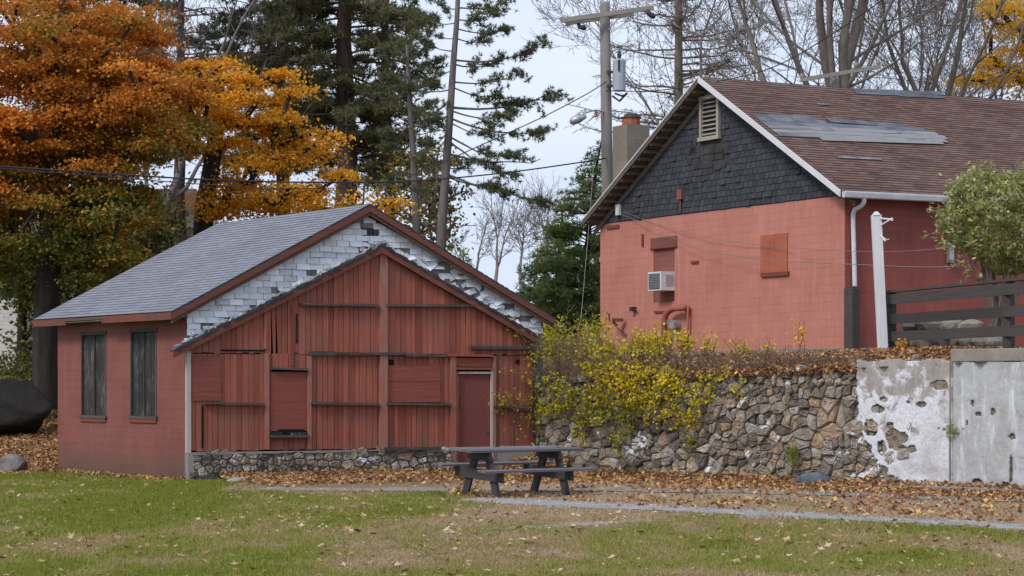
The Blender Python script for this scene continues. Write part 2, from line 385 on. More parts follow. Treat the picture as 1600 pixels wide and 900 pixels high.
M_LITTERL = m_leaf('pale_fallen_leaves', [(0, (.22, .10, .04)), (.35, (.36, .20, .09)), (.7, (.48, .34, .19)), (1, (.60, .48, .34))], .1, .7)
M_GRASS = m_leaf('grass_blades', [(0, (.22, .24, .035)), (.3, (.30, .305, .06)), (.44, (.38, .33, .12)), (.58, (.38, .285, .14)), (.8, (.44, .32, .19)), (1, (.52, .40, .26))], .35, .6)
def m_bark(name, a, b, sc=1):
    t = NT(name); p = t.pos(); n = t.noise(t.scl(p, (7, 7, 1.4)), sc, 5, .7)
    return t.fin(t.ramp(n, [(.3, a), (.7, b)]), .95, t.bump(n, .8, .03))
M_BARKD = m_bark('dark_bark', (.016, .013, .011), (.055, .045, .038))
M_BARKP = m_bark('pine_bark', (.085, .072, .072), (.21, .18, .175))
M_BARKG = m_bark('grey_bark', (.12, .10, .085), (.26, .22, .19))
M_BARKR = m_bark('red_brown_bark', (.05, .03, .025), (.12, .075, .06))
M_BARKFAR = m_bark('far_bark', (.16, .14, .14), (.27, .25, .25))
M_TWIG = m_bark('dry_twigs', (.075, .045, .032), (.22, .14, .10))

# ------------------------------------------------------------------ terrain
WL = [(-3.6, 51.2), (.56, 45.2), (9.3, 37.1), (16, 31.0)]          # line of the retaining wall
WTOP = [2.0, 1.98, 2.42, 2.42]
WA = np.array(WL)
def wall_sd(x, y):
    """signed distance behind the wall line (positive = terrace side) and top height"""
    x = np.asarray(x, float); y = np.asarray(y, float)
    best = np.full(x.shape, 1e9); sd = np.zeros(x.shape); zt = np.zeros(x.shape)
    for i in range(len(WA)-1):
        a = WA[i]; b = WA[i+1]; ab = b-a; L2 = (ab**2).sum()
        tt = np.clip(((x-a[0])*ab[0]+(y-a[1])*ab[1])/L2, 0, 1)
        dx = x-(a[0]+tt*ab[0]); dy = y-(a[1]+tt*ab[1]); d = np.hypot(dx, dy)
        sg = np.sign(ab[0]*(y-a[1])-ab[1]*(x-a[0])); m = d < best
        best = np.where(m, d, best); sd = np.where(m, d*sg, sd); zt = np.where(m, WTOP[i]+(WTOP[i+1]-WTOP[i])*tt, zt)
    return sd, zt
def h_low(x, y):
    x = np.asarray(x, float); y = np.asarray(y, float)
    r = np.clip((y-46.5)*.088, 0, 2.45)
    return r+(fbm(x*.35+5, y*.35)-.5)*.06-.02
def h_hi(x, y):
    sd, zt = wall_sd(x, y)
    reach = np.where(np.asarray(x) < 6.2, 4.2, np.where(np.asarray(x) > 8.0, .9, 4.2-(np.asarray(x)-6.2)/1.8*3.3))
    f = np.clip(sd/reach, 0, 1); f = f*(2-f)
    return zt-.04+(2.63-zt)*f+(fbm(np.asarray(x)*.8, np.asarray(y)*.8)-.5)*.05
# patches of the lawn
def path_d(x, y):      # signed along gravel path: distance from its centre line
    a = np.array([-.66, 34.9]); b = np.array([7.4, 27.6]); ab = b-a; L = np.hypot(*ab)
    tt = ((x-a[0])*ab[0]+(y-a[1])*ab[1])/L; nn = ((x-a[0])*ab[1]-(y-a[1])*ab[0])/L
    return tt, nn
def dryness(x, y):
    x = np.asarray(x, float); y = np.asarray(y, float)
    n = fbm(x*.35+3, y*.16+7, 4); n2 = fbm(x*1.6, y*.8, 3)
    d = .46+(n-.5)*2.2+(n2-.5)*.9
    lawn = np.clip((x-(-1.0))/3.5, 0, 1)*.10
    near = np.clip((32.5-y)/6, 0, 1)*.27
    d = np.where((y > 37.0) & (x > -5.4), 1.0, d)+lawn+near-.18-np.clip((y-31)/3, 0, 1)*np.clip((.2-x)/1.5, 0, 1)*.14
    tt, nn = path_d(x, y)
    d = d+np.clip((-nn-.2)/.6, 0, 1)*np.clip((x+1.5)/1.5, 0, 1)*.75      # trodden ground between path and wall
    return np.clip(d, 0, 1)
def litter_amt(x, y):
    sd, zt = wall_sd(x, y)
    a = np.exp(-np.abs(np.clip(-sd, 0, 99))/1.3)*(np.asarray(x) > .3)
    return a
def grid_coords(lo, hi, f0, f1, step, g=1.25):
    c = list(np.arange(f0, f1+1e-6, step)); s = step; a = f1
    while a < hi: s *= g; a = min(hi, a+s); c.append(a)
    s = step; a = f0
    while a > lo: s *= g; a = max(lo, a-s); c.insert(0, a)
    return np.array(c)
def gridmesh(name, xs, ys, hf, mat, keep=None):
    X, Y = np.meshgrid(xs, ys); Z = hf(X, Y); nx = len(xs); ny = len(ys)
    V = np.stack([X.ravel(), Y.ravel(), Z.ravel()], 1)
    i = np.arange((ny-1)*(nx-1)); r = i//(nx-1); c = i % (nx-1); a = r*nx+c
    F = np.stack([a, a+1, a+nx+1, a+nx], 1)
    cx = V[F].mean(1)
    if keep is not None: F = F[keep(cx[:, 0], cx[:, 1])]; cx = V[F].mean(1)
    return npmesh(name, V, F, dryness(cx[:, 0], cx[:, 1]), mat, smooth=True)
def m_ground():
    t = NT('lawn_soil'); p = t.pos(); ti = t.tint()
    n1 = t.noise(p, 3, 6, .7); n2 = t.noise(p, 26, 5, .75); n3 = t.noise(t.scl(p, (1, .5, 1)), .6, 4)
    f = t.mth('ADD', ti, t.mth('MULTIPLY', t.mth('SUBTRACT', n1, .5), .7))
    c = t.ramp(f, [(.2, (.115, .13, .022)), (.42, (.17, .15, .05)), (.65, (.25, .18, .105)), (.9, (.35, .25, .165))])
    c = t.mix(t.rng(n2, .45, .7, 0, .5), c, (.055, .045, .03))
    return t.fin(c, .95, t.bump(n2, .8, .03))
M_GROUND = m_ground()
def m_terr():
    t = NT('terrace_soil'); p = t.pos(); n1 = t.noise(p, 4, 6, .7); n2 = t.noise(p, 30, 5, .75)
    c = t.ramp(t.mth('ADD', t.mth('MULTIPLY', n1, .5), t.mth('MULTIPLY', n2, .5)), [(.3, (.07, .045, .03)), (.55, (.2, .115, .065)), (.75, (.33, .2, .12))])
    return t.fin(c, .95, t.bump(n2, .8, .04))
M_TERR = m_terr()
xs = grid_coords(-420, 420, -24, 13, .3); ys = grid_coords(-30, 900, 16, 68, .4)
tag(gridmesh('ground', xs, ys, h_low, M_GROUND), kind='structure')
xs = grid_coords(-3, 200, -2, 13, .3); ys = grid_coords(28, 200, 34, 56, .35)
def keep_t(x, y):
    sd, zt = wall_sd(x, y); return (sd > -.05)
tag(gridmesh('terrace_ground', xs, ys, h_hi, M_TERR, keep_t), kind='structure')

# flush strips
def strip(name, pts, w, z, mat, n=60, wob=.12, hf=h_low):
    mb = MB(); pts = [Vector((*p, 0)) for p in pts]; L = []
    tot = [(pts[i+1]-pts[i]).length for i in range(len(pts)-1)]; T = sum(tot)
    for k in range(n+1):
        s = T*k/n; i = 0
        while i < len(tot)-1 and s > tot[i]: s -= tot[i]; i += 1
        p = pts[i].lerp(pts[i+1], s/tot[i]); d = (pts[i+1]-pts[i]).normalized(); q = Vector((-d.y, d.x, 0))
        endf = min(1, k/3+.25, (n-k)/3+.25)
        a = p+q*w*.5*endf*(1+(fbm(p.x*2.1, p.y*2.1, 3)-.5)*wob*8); b = p-q*w*.5*endf*(1+(fbm(p.x*2.3+40, p.y*2.3, 3)-.5)*wob*8)
        m = (a+b)/2
        L.append([Vector((v.x, v.y, float(hf(v.x, v.y))+z)) for v in (a, a.lerp(b, .33), a.lerp(b, .67), b)])
    for k in range(n):
        for j in range(3):
            mb.face([L[k][j], L[k][j+1], L[k+1][j+1], L[k+1][j]], .5)
    return tag(mb.build(name, mat), kind='structure')
strip('gravel_path', [(-.75, 34.9), (1.9, 32.6), (3.7, 30.9), (7.6, 27.4)], .80, .012, M_GRAVEL, 90, .2)
strip('pavement', [(-5.4, 38.3), (-1.6, 38.0), (1.2, 38.0), (4.2, 37.2), (6.3, 36.2), (10.5, 33.4)], 1.05, .014, M_CONC, 90)

# ------------------------------------------------------------------ barn
C = (-6.65, 41.9)
BF = Frame(C, (1, .47), (.47, -1))                # front gable wall
BS = Frame(C, (-.75, 1), (-1, -.75))              # left side wall, s grows to the rear
LEN = 6.25
barn = empty('old_barn', (-3.2, 44.5, 0), 'low red barn with patched board front, pale shingled gable and grey roof', 'barn')
s_r = BF.hit(848, 515)[0]                          # right corner
# side wall
holes = []
shut = []
for (x0, y0, x1, y1) in ((127, 519, 166, 650), (204, 514, 245, 651)):
    a, zt = BS.hit(x1, y0); b, zb = BS.hit(x0, y1); holes.append((a, b, zb, zt)); shut.append((a, b, zb, zt))
zw = 3.42
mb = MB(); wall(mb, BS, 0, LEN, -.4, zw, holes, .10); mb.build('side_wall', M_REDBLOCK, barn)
# right and rear walls
BR = Frame((BF.w(s_r, 0).x, BF.w(s_r, 0).y), (-.75, 1), (1, .75))
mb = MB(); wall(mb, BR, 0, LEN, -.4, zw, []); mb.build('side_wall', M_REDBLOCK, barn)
mb = MB()
rp = [BS.w(LEN, -.4), BR.w(LEN, -.4), BR.w(LEN, zw), (BS.w(LEN, zw)+BR.w(LEN, zw))/2+Vector((0, 0, 2.25)), BS.w(LEN, zw)]
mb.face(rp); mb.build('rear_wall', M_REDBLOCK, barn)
# boarded windows of the side wall
for (a, b, zb, zt) in shut:
    mb = MB(); n = 4; xs_ = np.linspace(a+.03, b-.03, n+1)
    for k in range(n):
        frect(mb, BS, xs_[k]+.004, xs_[k+1]-.004, zb+.01, zt-.02-U(0, .015), -.07+U(-.006, .006), -.045+U(0, .008), U(0, 1))
    win = mb.build('boarded_window', M_GREYV, barn)
    mb = MB()
    frect(mb, BS, a-.0, a+.05, zb, zt, -.05, .012, .2); frect(mb, BS, b-.05, b, zb, zt, -.05, .012, .7)
    frect(mb, BS, a-.03, b+.03, zt-.05, zt+.02, -.05, .02, .6); frect(mb, BS, (a+b)/2-.015, (a+b)/2+.015, zb, zt-.05, -.05, -.01, .9)
    mb.build('frame', M_GREYWOOD, win)
    mb = MB(); frect(mb, BS, a-.05, b+.05, zb-.04, zb+.02, -.05, .05, .1); mb.build('sill', M_GREYWOOD, win)
    mb = MB(); frect(mb, BS, a-.01, b+.01, zb-.12, zb-.043, -.02, .035, .5); mb.build('apron', M_REDPLY, win)
# dark inside backing
# gable backing behind shingles
OV = .20
def GH(px, py, d=0): return BF.hit(px, py, d)
pk = GH(578, 322, OV); eL = GH(268, 490, OV); eR = GH(866, 499, OV)
ridge_u = Vector((-.75, 1, 0)).normalized()
RL = 6.65
# gable wall
wl = (0, zw); wr = (s_r, zw); wp = (pk[0], pk[1]-.20)
mb = MB(); fprism(mb, BF, [(0, -.3), (s_r, -.3), wr, (wp[0], wp[1]), wl], -.12, 0, .2)
mb.build('gable_wall', simple('grey_sheathing', (.17, .16, .165), .9, 0, .5), barn)
# pale shingles
def shingles(mb, fr, s0, s1, z0, z1, cw, ch, halfs, d0, th, keep=lambda s, z: True, drop=.02, jit=.006, curl=.1, thfun=None, lap=.012, vg=.002):
    r = 0; z = z0
    while z < z1:
        s = s0-(cw*.5 if r % 2 else 0)+U(-.02, .02)
        while s < s1:
            w = cw*U(.93, 1.05); a, b = s+vg, s+w-vg; s += w
            bot = z-U(0, jit)-lap; top = z+ch
            if random.random() < drop or not keep((a+b)/2, z): continue
            sag = U(-jit, jit)*.7
            poly = [(a, bot), (b, bot+sag), (b, top), (a, top)]
            for h in halfs:
                poly = clip(poly, *h)
                if len(poly) < 3: break
            if len(poly) < 3: continue
            kick = th+U(0, .004); c = random.random() < curl
            if c: kick += U(.01, .035)
            t_ = U(0, 1)
            front = [fr.w(p[0], p[1], d0+.003+(kick if p[1] < z+ch*.5 else th*.35)) for p in poly]
            back = [fr.w(p[0], p[1], d0) for p in poly]; n = len(poly)
            mb.solid(front+back, [tuple(range(n))]+[(k, n+k, n+(k+1) % n, (k+1) % n) for k in range(n)], t_)
        z += ch; r += 1
pkf = GH(597, 385, .30); fL = GH(271, 549, .30); fR = GH(838, 526, .30)     # red front rake line
halfs = [(-1, 0, 0.004), (1, 0, s_r), halfplane_below((0-.02, zw+.02), (wp[0], wp[1]+.0)), halfplane_below((wp[0], wp[1]), (s_r+.02, zw+.02))]
def lower_line(s):
    if s < pkf[0]: return fL[1]+(s-fL[0])/(pkf[0]-fL[0])*(pkf[1]-fL[1])
    return pkf[1]+(s-pkf[0])/(fR[0]-pkf[0])*(fR[1]-pkf[1])
def keepw(s, z):
    if z < lower_line(s)-.25: return False
    g = z-lower_line(s)
    if s > pkf[0]+.6 and g < .42 and random.random() < .30: return False     # torn band along the right rake
    if g < .12 and random.random() < .3: return False
    q = BF.w(s, z); px = 800+q.x/q.y*FP; py = 600-(q.z-EYE)/q.y*FP
    if 565 < px < 590 and 355 < py < 373: return False
    if (545 < px < 563 or 590 < px < 606) and 337 < py < 352: return False
    return True
mb = MB(); shingles(mb, BF, 0, s_r, 2.3, wp[1], .30, .128, halfs, .002, .016, keepw, .02, .012, .25, lap=-.009, vg=.006)
mb.build('pale_shingles', M_WSHIN, barn)
mb = MB()          # bent and hanging loose shingles
for i in range(70):
    px = U(600, 840) if i < 52 else U(290, 590)
    s, _ = BF.hit(px, 480); z = lower_line(s)+U(.03, .42 if px > 640 else .16); 
    if s > s_r-.1: continue
    a = U(-.7, .7); w, h = U(.06, .15), U(.03, .07); ca, sa = math.cos(a), math.sin(a); tl = U(.02, .10)
    pts = [(-w, -h, tl), (w, -h, tl*U(.3, 1)), (w, h, .015), (-w, h, .015)]
    mb.extr([BF.w(s+x*ca-y*sa, z+x*sa+y*ca, d) for x, y, d in pts], BF.n*.006, U(0, 1))
mb.build('loose_shingles', M_WSHIN, barn)
mb = MB(); s_, z_ = BF.hit(565, 356); s2, z2 = BF.hit(590, 371); frect(mb, BF, s_, s2, z2, z_, .0, .012, .3); mb.build('board_patch', M_GREYV, barn)

# main roof in courses
def course_roof(mb, A, B, Cc, D, ch=.14, th=.012, sag=0, nseg=14):
    """A-B eave, D-C ridge (A below D). Saw-tooth courses"""
    A, B, Cc, D = map(Vector, (A, B, Cc, D)); H = (D-A).length; n = int(H/ch); nr = (B-A).cross(D-A).normalized()
    if nr.z < 0: nr = -nr
    L = (B-A).length
    def pt(i, v, off):
        u = i/nseg; p = A.lerp(B, u).lerp(D.lerp(Cc, u), v)
        return p+nr*off-Vector((0, 0, sag*math.sin(u*math.pi)*math.sin(v*math.pi)))
    for k in range(n+1):
        v0 = min(1, k*ch/H); v1 = min(1, (k+1)*ch/H)
        if v1-v0 < 1e-4: continue
        for i in range(nseg):
            u0, u1 = i/nseg*L, (i+1)/nseg*L; y0, y1 = k*.14+.001, k*.14+.139
            o0 = th*(1+.3*math.sin(i*5.1+k*3.3)); 
            mb.face([pt(i, v0, th), pt(i+1, v0, th), pt(i+1, v1, .002), pt(i, v1, .002)], .5, [(u0, y0), (u1, y0), (u1, y1), (u0, y1)])
            mb.face([pt(i, v0, 0), pt(i+1, v0, 0), pt(i+1, v0, th), pt(i, v0, th)], .2, [(u0, y0), (u1, y0), (u1, y0+.002), (u0, y0+.002)])
def B3(s, z, d=OV): return BF.w(s, z, d)
eaveL_f = B3(eL[0], eL[1]); peak_f = B3(*pk); eaveR_f = B3(eR[0], eR[1])
up = Vector((0, 0, .045))
eaveL_r = eaveL_f+ridge_u*(RL+.15); peak_r = peak_f+ridge_u*RL; eaveR_r = eaveR_f+ridge_u*RL
mb = MB(); course_roof(mb, eaveL_f+up, eaveL_r+up, peak_r+up, peak_f+up, .14, .009, .025)
course_roof(mb, eaveR_f+up, eaveR_r+up, peak_r+up, peak_f+up, .14, .014)
roof = mb.build('roof', M_ROOFGREY, barn)
mb = MB()          # roof deck under the shingles
for e0, e1 in ((eaveL_f, eaveL_r), (eaveR_f, eaveR_r)):
    mb.hexa([e0+up*.2, e1+up*.2, peak_r+up*.2-Vector((0,0,.02)), peak_f+up*.2-Vector((0,0,.02))], [e0-up*.6, e1-up*.6, peak_r-up*.6, peak_f-up*.6], .3)
mb.build('roof_deck', M_GREYWOOD, roof)
# rake boards of main gable
def rake(mb, fr, p, q, w, d0, d1, tint=.5, drop=0):
    fprism(mb, fr, [(p[0], p[1]-w-drop), (q[0], q[1]-w-drop), (q[0], q[1]-drop), (p[0], p[1]-drop)], d0, d1, tint)
for p_, q_, tt in ((eL, pk, .5), (pk, eR, .3)):
    mb = MB(); rake(mb, BF, p_, q_, .12, OV, OV+.03, tt); mb.build('rake_board', M_RAKE, barn)
    mb = MB(); fprism(mb, BF, [(p_[0], p_[1]-.02), (q_[0], q_[1]-.02), (q_[0], q_[1]+.045), (p_[0], p_[1]+.045)], OV, OV+.012, .5); mb.build('drip_edge', M_FELT, barn)
mb = MB(); rake(mb, BF, eL, pk, .10, OV-.035, OV-.002, .2, .10); rake(mb, BF, pk, eR, .10, OV-.035, OV-.002, .4, .10)
rake(mb, BF, eL, pk, .05, .0, OV-.035, .2, .06); rake(mb, BF, pk, eR, .05, .0, OV-.035, .4, .06)
mb.build('rake_moulding', m_wood('brown_trim', (.07, .042, .035), (.12, .07, .055), (.1, .08, .07), .57, False), barn)
# eave fascia and soffit
ev = (eaveL_r-eaveL_f); 
mb = MB()
f0 = eaveL_f+Vector((0, 0, .0)); 
for (u0, u1, dz, tt) in ((0, .47, 0, .3), (.475, .735, -.03, 1.0), (.74, 1.0, .0, .1)):
    a = f0+ev*u0; b = f0+ev*u1
    if tt == 1.0: continue
    mb = MB(); mb.beam(a-Vector((0, 0, .045)), b-Vector((0, 0, .045)), .03, .15, tint=tt); mb.build('fascia', M_RAKE, barn)
mb = MB(); a = f0+ev*.47; b = f0+ev*.74
mb.beam(a-Vector((0, 0, .005)), b-Vector((0, 0, .005)), .03, .06, tint=.9)
q0 = BS.w(0, 0, .02); 
mb.hexa([eaveL_f-Vector((0, 0, .07)), eaveL_r-Vector((0, 0, .07)), BS.w(LEN, eL[1]-.07, .01), BS.w(-.1, eL[1]-.07, .01)],
        [eaveL_f-Vector((0, 0, .05)), eaveL_r-Vector((0, 0, .05)), BS.w(LEN, eL[1]-.05, .01), BS.w(-.1, eL[1]-.05, .01)], .5)
mb.build('soffit', M_SOFFIT, barn)
# ------ red board front, set forward of the gable wall
DF = .16
PF = Frame((BF.w(0, 0, DF).x, BF.w(0, 0, DF).y), BF.u, BF.n)
H = PF.hit
sL, zF = H(298, 706); sRt = H(833, 560)[0]; zmid = H(600, 552)[1]
zfoot = H(300, 706)[1]
def topz(s):
    return lower_line(s)-.13
mb = MB(); frect(mb, PF, sL-.02, sRt, zfoot-.02, zmid, -DF+.002, -.05, .0)
fprism(mb, PF, [(sL-.02, zmid), (sRt, zmid), (sRt, topz(sRt)-.02), (pkf[0], topz(pkf[0])-.05), (sL-.02, topz(sL)-.02)], -DF+.002, -.05, .0)
mb.build('front_wall', M_BLACK, barn)
dl = H(714, 600)[0]; dr = H(770, 600)[0]
mb = MB(); s = sL
slit = H(427, 500)[0], H(433, 500)[0]
while s < sRt-.02:      # upper tier
    w = U(.10, .15); e = min(s+w, sRt); a, b = s+U(.002, .007), e-U(.002, .007)
    lo = zmid-U(.0, .03)
    if slit[0]-.03 < (a+b)/2 < slit[1]+.06:
        # split board leaning out beside a dark slit
        zt = H(430, 480)[1]
        fprism(mb, PF, [(a+.05, lo), (b, lo), (b, topz(b)), (a, topz(a)), (a, zt)], -.03, -.004, U(0, 1))
    else:
        d = U(-.008, .01)
        fprism(mb, PF, [(a, lo), (b, lo+U(-.006, .006)), (b, topz(b)), (a, topz(a))], -.03+d, d, U(0, 1)**1.5)
    s = e
s = sL
while s < sRt-.02:      # lower tier
    w = U(.10, .15); e = min(s+w, sRt); a, b = s+U(.002, .007), e-U(.002, .007); m = (a+b)/2; s = e
    if dl-.03 < m < dr+.03: continue
    if H(422, 600)[0] < m < H(484, 600)[0]:
        frect(mb, PF, a, b, zfoot+U(0, .03), H(450, 683)[1], -.04, -.015, U(0, 1)); frect(mb, PF, a, b, H(450, 577)[1], zmid-.02, -.03, -.006, U(0, 1)); continue
    if H(313, 600)[0] < m < H(319, 600)[0]:
        frect(mb, PF, a, b, H(300, 632)[1], zmid-.035, -.035, -.008, .4); frect(mb, PF, a, b, zfoot, H(300, 634)[1], -.035, -.012, .3); continue
    if m > dr: lo = zfoot-.05
    else: lo = zfoot+U(0, .03)
    d = U(-.01, .006)
    fprism(mb, PF, [(a, lo), (b, lo+U(-.01, .01)), (b, zmid-.035), (a, zmid-.035)], -.035+d, -.006+d, U(0, 1)**1.5)
mb.build('board_siding', M_REDWOOD, barn)
# flat panels nailed over the boards
for (x0, y0, x1, y1) in ((422, 581, 484, 673), (300, 556, 345, 626), (606, 570, 688, 596), (606, 597, 688, 628), (500, 637, 590, 640)):
    if y1-y0 < 10: continue
    mb = MB(); pxrect(mb, PF, x0, y0, x1, y1, .004, .016, U(0, .5)); mb.build('nailed_panel', M_REDPLY, barn)
# battens and posts
for (x0, y0, x1, y1, tt, dd, m_) in ((594, 389, 606, 702, .2, .07, M_POST), (481, 556, 487, 702, .3, .06, M_POST), (413, 480, 417, 545, .3, .04, M_POST), (414, 552, 421, 702, .1, .05, M_POST), (704, 556, 713, 722, .5, .06, M_POST), (771, 556, 775, 735, .4, .05, M_POST), (826, 600, 833, 705, .6, .05, M_REDTRIM), (455, 476, 459, 572, .9, .03, M_REDTRIM)):
    mb = MB(); pxrect(mb, PF, x0, y0, x1, y1, .0, dd, tt); mb.build('batten', m_, barn)
mb = MB(); pxrect(mb, PF, 713, 559, 770, 573, -.03, .0, .4); mb.build('transom_board', M_REDTRIM, barn)
# ledges (weathered)
for i, (x0, y0, x1, y1, w, dep) in enumerate(((471, 473, 592, 475, .055, .12), (606, 475, 752, 476, .05, .12), (487, 628, 594, 630, .05, .12), (605, 629, 706, 630, .05, .11),
                               (318, 628, 414, 630, .045, .09), (773, 633, 832, 639, .045, .10), (422, 680, 484, 680, .05, .13), (424, 574, 482, 576, .04, .09))):
    mb = MB(); pxbeam(mb, PF, x0, y0, x1, y1, w, .01, .01+dep, .5)
    mb.build('ledge', M_GREYWOOD, barn)
mb = MB()          # ragged middle rail
x = 484
while x < 700:
    x2 = min(700, x+U(25, 60)); y = 549+(x-484)*.018+U(-.6, 1); pxbeam(mb, PF, x, y, x2, y+U(-.5, 1.2), U(.05, .09), .005, U(.06, .12), U(.1, 1)); x = x2+U(-2, 2)
mb.build('ledge', M_GREYWOOD, barn)
mb = MB(); pxbeam(mb, PF, 700, 553, 771, 554, .05, .005, .09, .2); pxbeam(mb, PF, 712, 574, 771, 574, .05, .0, .06, .4); mb.build('rail', M_REDTRIM, barn)
mb = MB(); pxbeam(mb, PF, 737, 540, 838, 541, .07, .005, .11, .7); mb.build('ledge', M_GREYWOOD, barn)
for (x0, y0, x1, y1) in ((345, 546, 414, 549), (608, 562, 615, 571), (806, 562, 812, 568), (434, 671, 476, 679), (315, 634, 318, 700), (463, 490, 465, 536)):
    mb = MB(); pxrect(mb, PF, x0, y0, x1, y1, .003, .0175, .1); mb.build('broken_gap', M_BLACK, barn)
mb = MB(); pxrect(mb, PF, 424, 675, 440, 680, .01, .06, .9); pxrect(mb, PF, 455, 676, 482, 680, .01, .05, .9); mb.build('splintered_wood', M_GREYV, barn)
# fascia boards of the red front
def zoff(p, dz): return (p[0], p[1]+dz)
for p_, q_, tt in ((fL, pkf, .6), (pkf, fR, .3)):
    mb = MB(); rake(mb, BF, p_, q_, .14, .27, .31, tt); mb.build('rake_board', M_RAKE, barn)
mb = MB(); rake(mb, BF, (fL[0]+.1, fL[1]+.05), pkf, .04, .0, .268, .3, .04); rake(mb, BF, pkf, (fR[0], fR[1]), .04, .0, .268, .3, .04)
# torn roofing felt along the top edge
N = 70
for (p, q) in ((fL, pkf), (pkf, fR)):
    for k in range(N):
        a = k/N; b = (k+1)/N+.006; s0 = p[0]+(q[0]-p[0])*a; s1 = p[0]+(q[0]-p[0])*b; z0 = p[1]+(q[1]-p[1])*a; z1 = p[1]+(q[1]-p[1])*b
        h0 = U(.01, .05)+(.03 if q is fR else 0); 
        fprism(mb, BF, [(s0, z0-.01), (s1, z1-.01), (s1, z1+h0*U(.5, 1)), (s0, z0+h0)], U(.02, .1), .325+U(-.02, .02), U(0, 1))
mb.build('torn_felt', M_FELT, barn)
# pale tatters on the left rake and peak
mb = MB()
for k in range(60):
    t_ = U(0, .75) if k < 40 else U(.9, 1.05); s = fL[0]+(pkf[0]-fL[0])*t_; z = lower_line(s)+U(.03, .09); w = U(.03, .09); a = .5+U(-.4, .4)
    mb.extr([BF.w(s-w, z-w*a, .15+U(0, .15)), BF.w(s+w, z+w*a, .2+U(0, .1)), BF.w(s+w*.6, z+w*a+U(.015, .04), .2), BF.w(s-w*.8, z-w*a+U(.015, .03), .15)], BF.n*.006, U(0, .7))
mb.build('felt_tatters', m_shingle('tatters', [(.2, (.08, .08, .085)), (.5, (.25, .25, .27)), (.8, (.55, .56, .6))]), barn)
# corner trim, door
mb = MB(); a, _ = H(291.5, 600); b, _ = H(298, 600); frect(mb, PF, a, b, .55, H(295, 552)[1]+.05, -.10, .03, .4)
mb.build('corner_trim', M_OLDWHITE, barn)
a, zt = H(716, 584); b, zb = H(767, 735)
mb = MB(); frect(mb, PF, a, b, .04, zt, -.10, -.04, .2); door = mb.build('door', M_DOOR, barn)
mb = MB(); frect(mb, PF, b, b+.045, .02, zt+.09, -.10, .03, .3); frect(mb, PF, a-.02, b, zt, zt+.045, -.10, .025, .3); mb.build('door_frame', M_OLDWHITE, door)
mb = MB(); frect(mb, PF, a-.06, a, .02, zt+.05, -.10, .03, .3); mb.build('door_jamb', M_REDTRIM, door)
mb = MB(); h0 = H(719, 634); mb.tube([PF.w(h0[0], h0[1], -.04), PF.w(h0[0], h0[1], .02)], .022, 8); mb.build('handle', M_IRON, door)
mb = MB(); mb.box(PF.w(h0[0]-.01, h0[1]+.14, -.03), (.02, .02, .05)); mb.build('lock_plate', M_IRON, door)
mb = MB(); h0 = H(763, 676); mb.box(PF.w(h0[0], h0[1], -.037), (.02, .02, .02)); mb.build('latch', M_IRON, door)
# grey sill boards on foundation
mb = MB(); pxbeam(mb, PF, 602, 699, 690, 698, .05, -.02, .16, .7); mb.build('sill_board', M_GREYWOOD, barn)

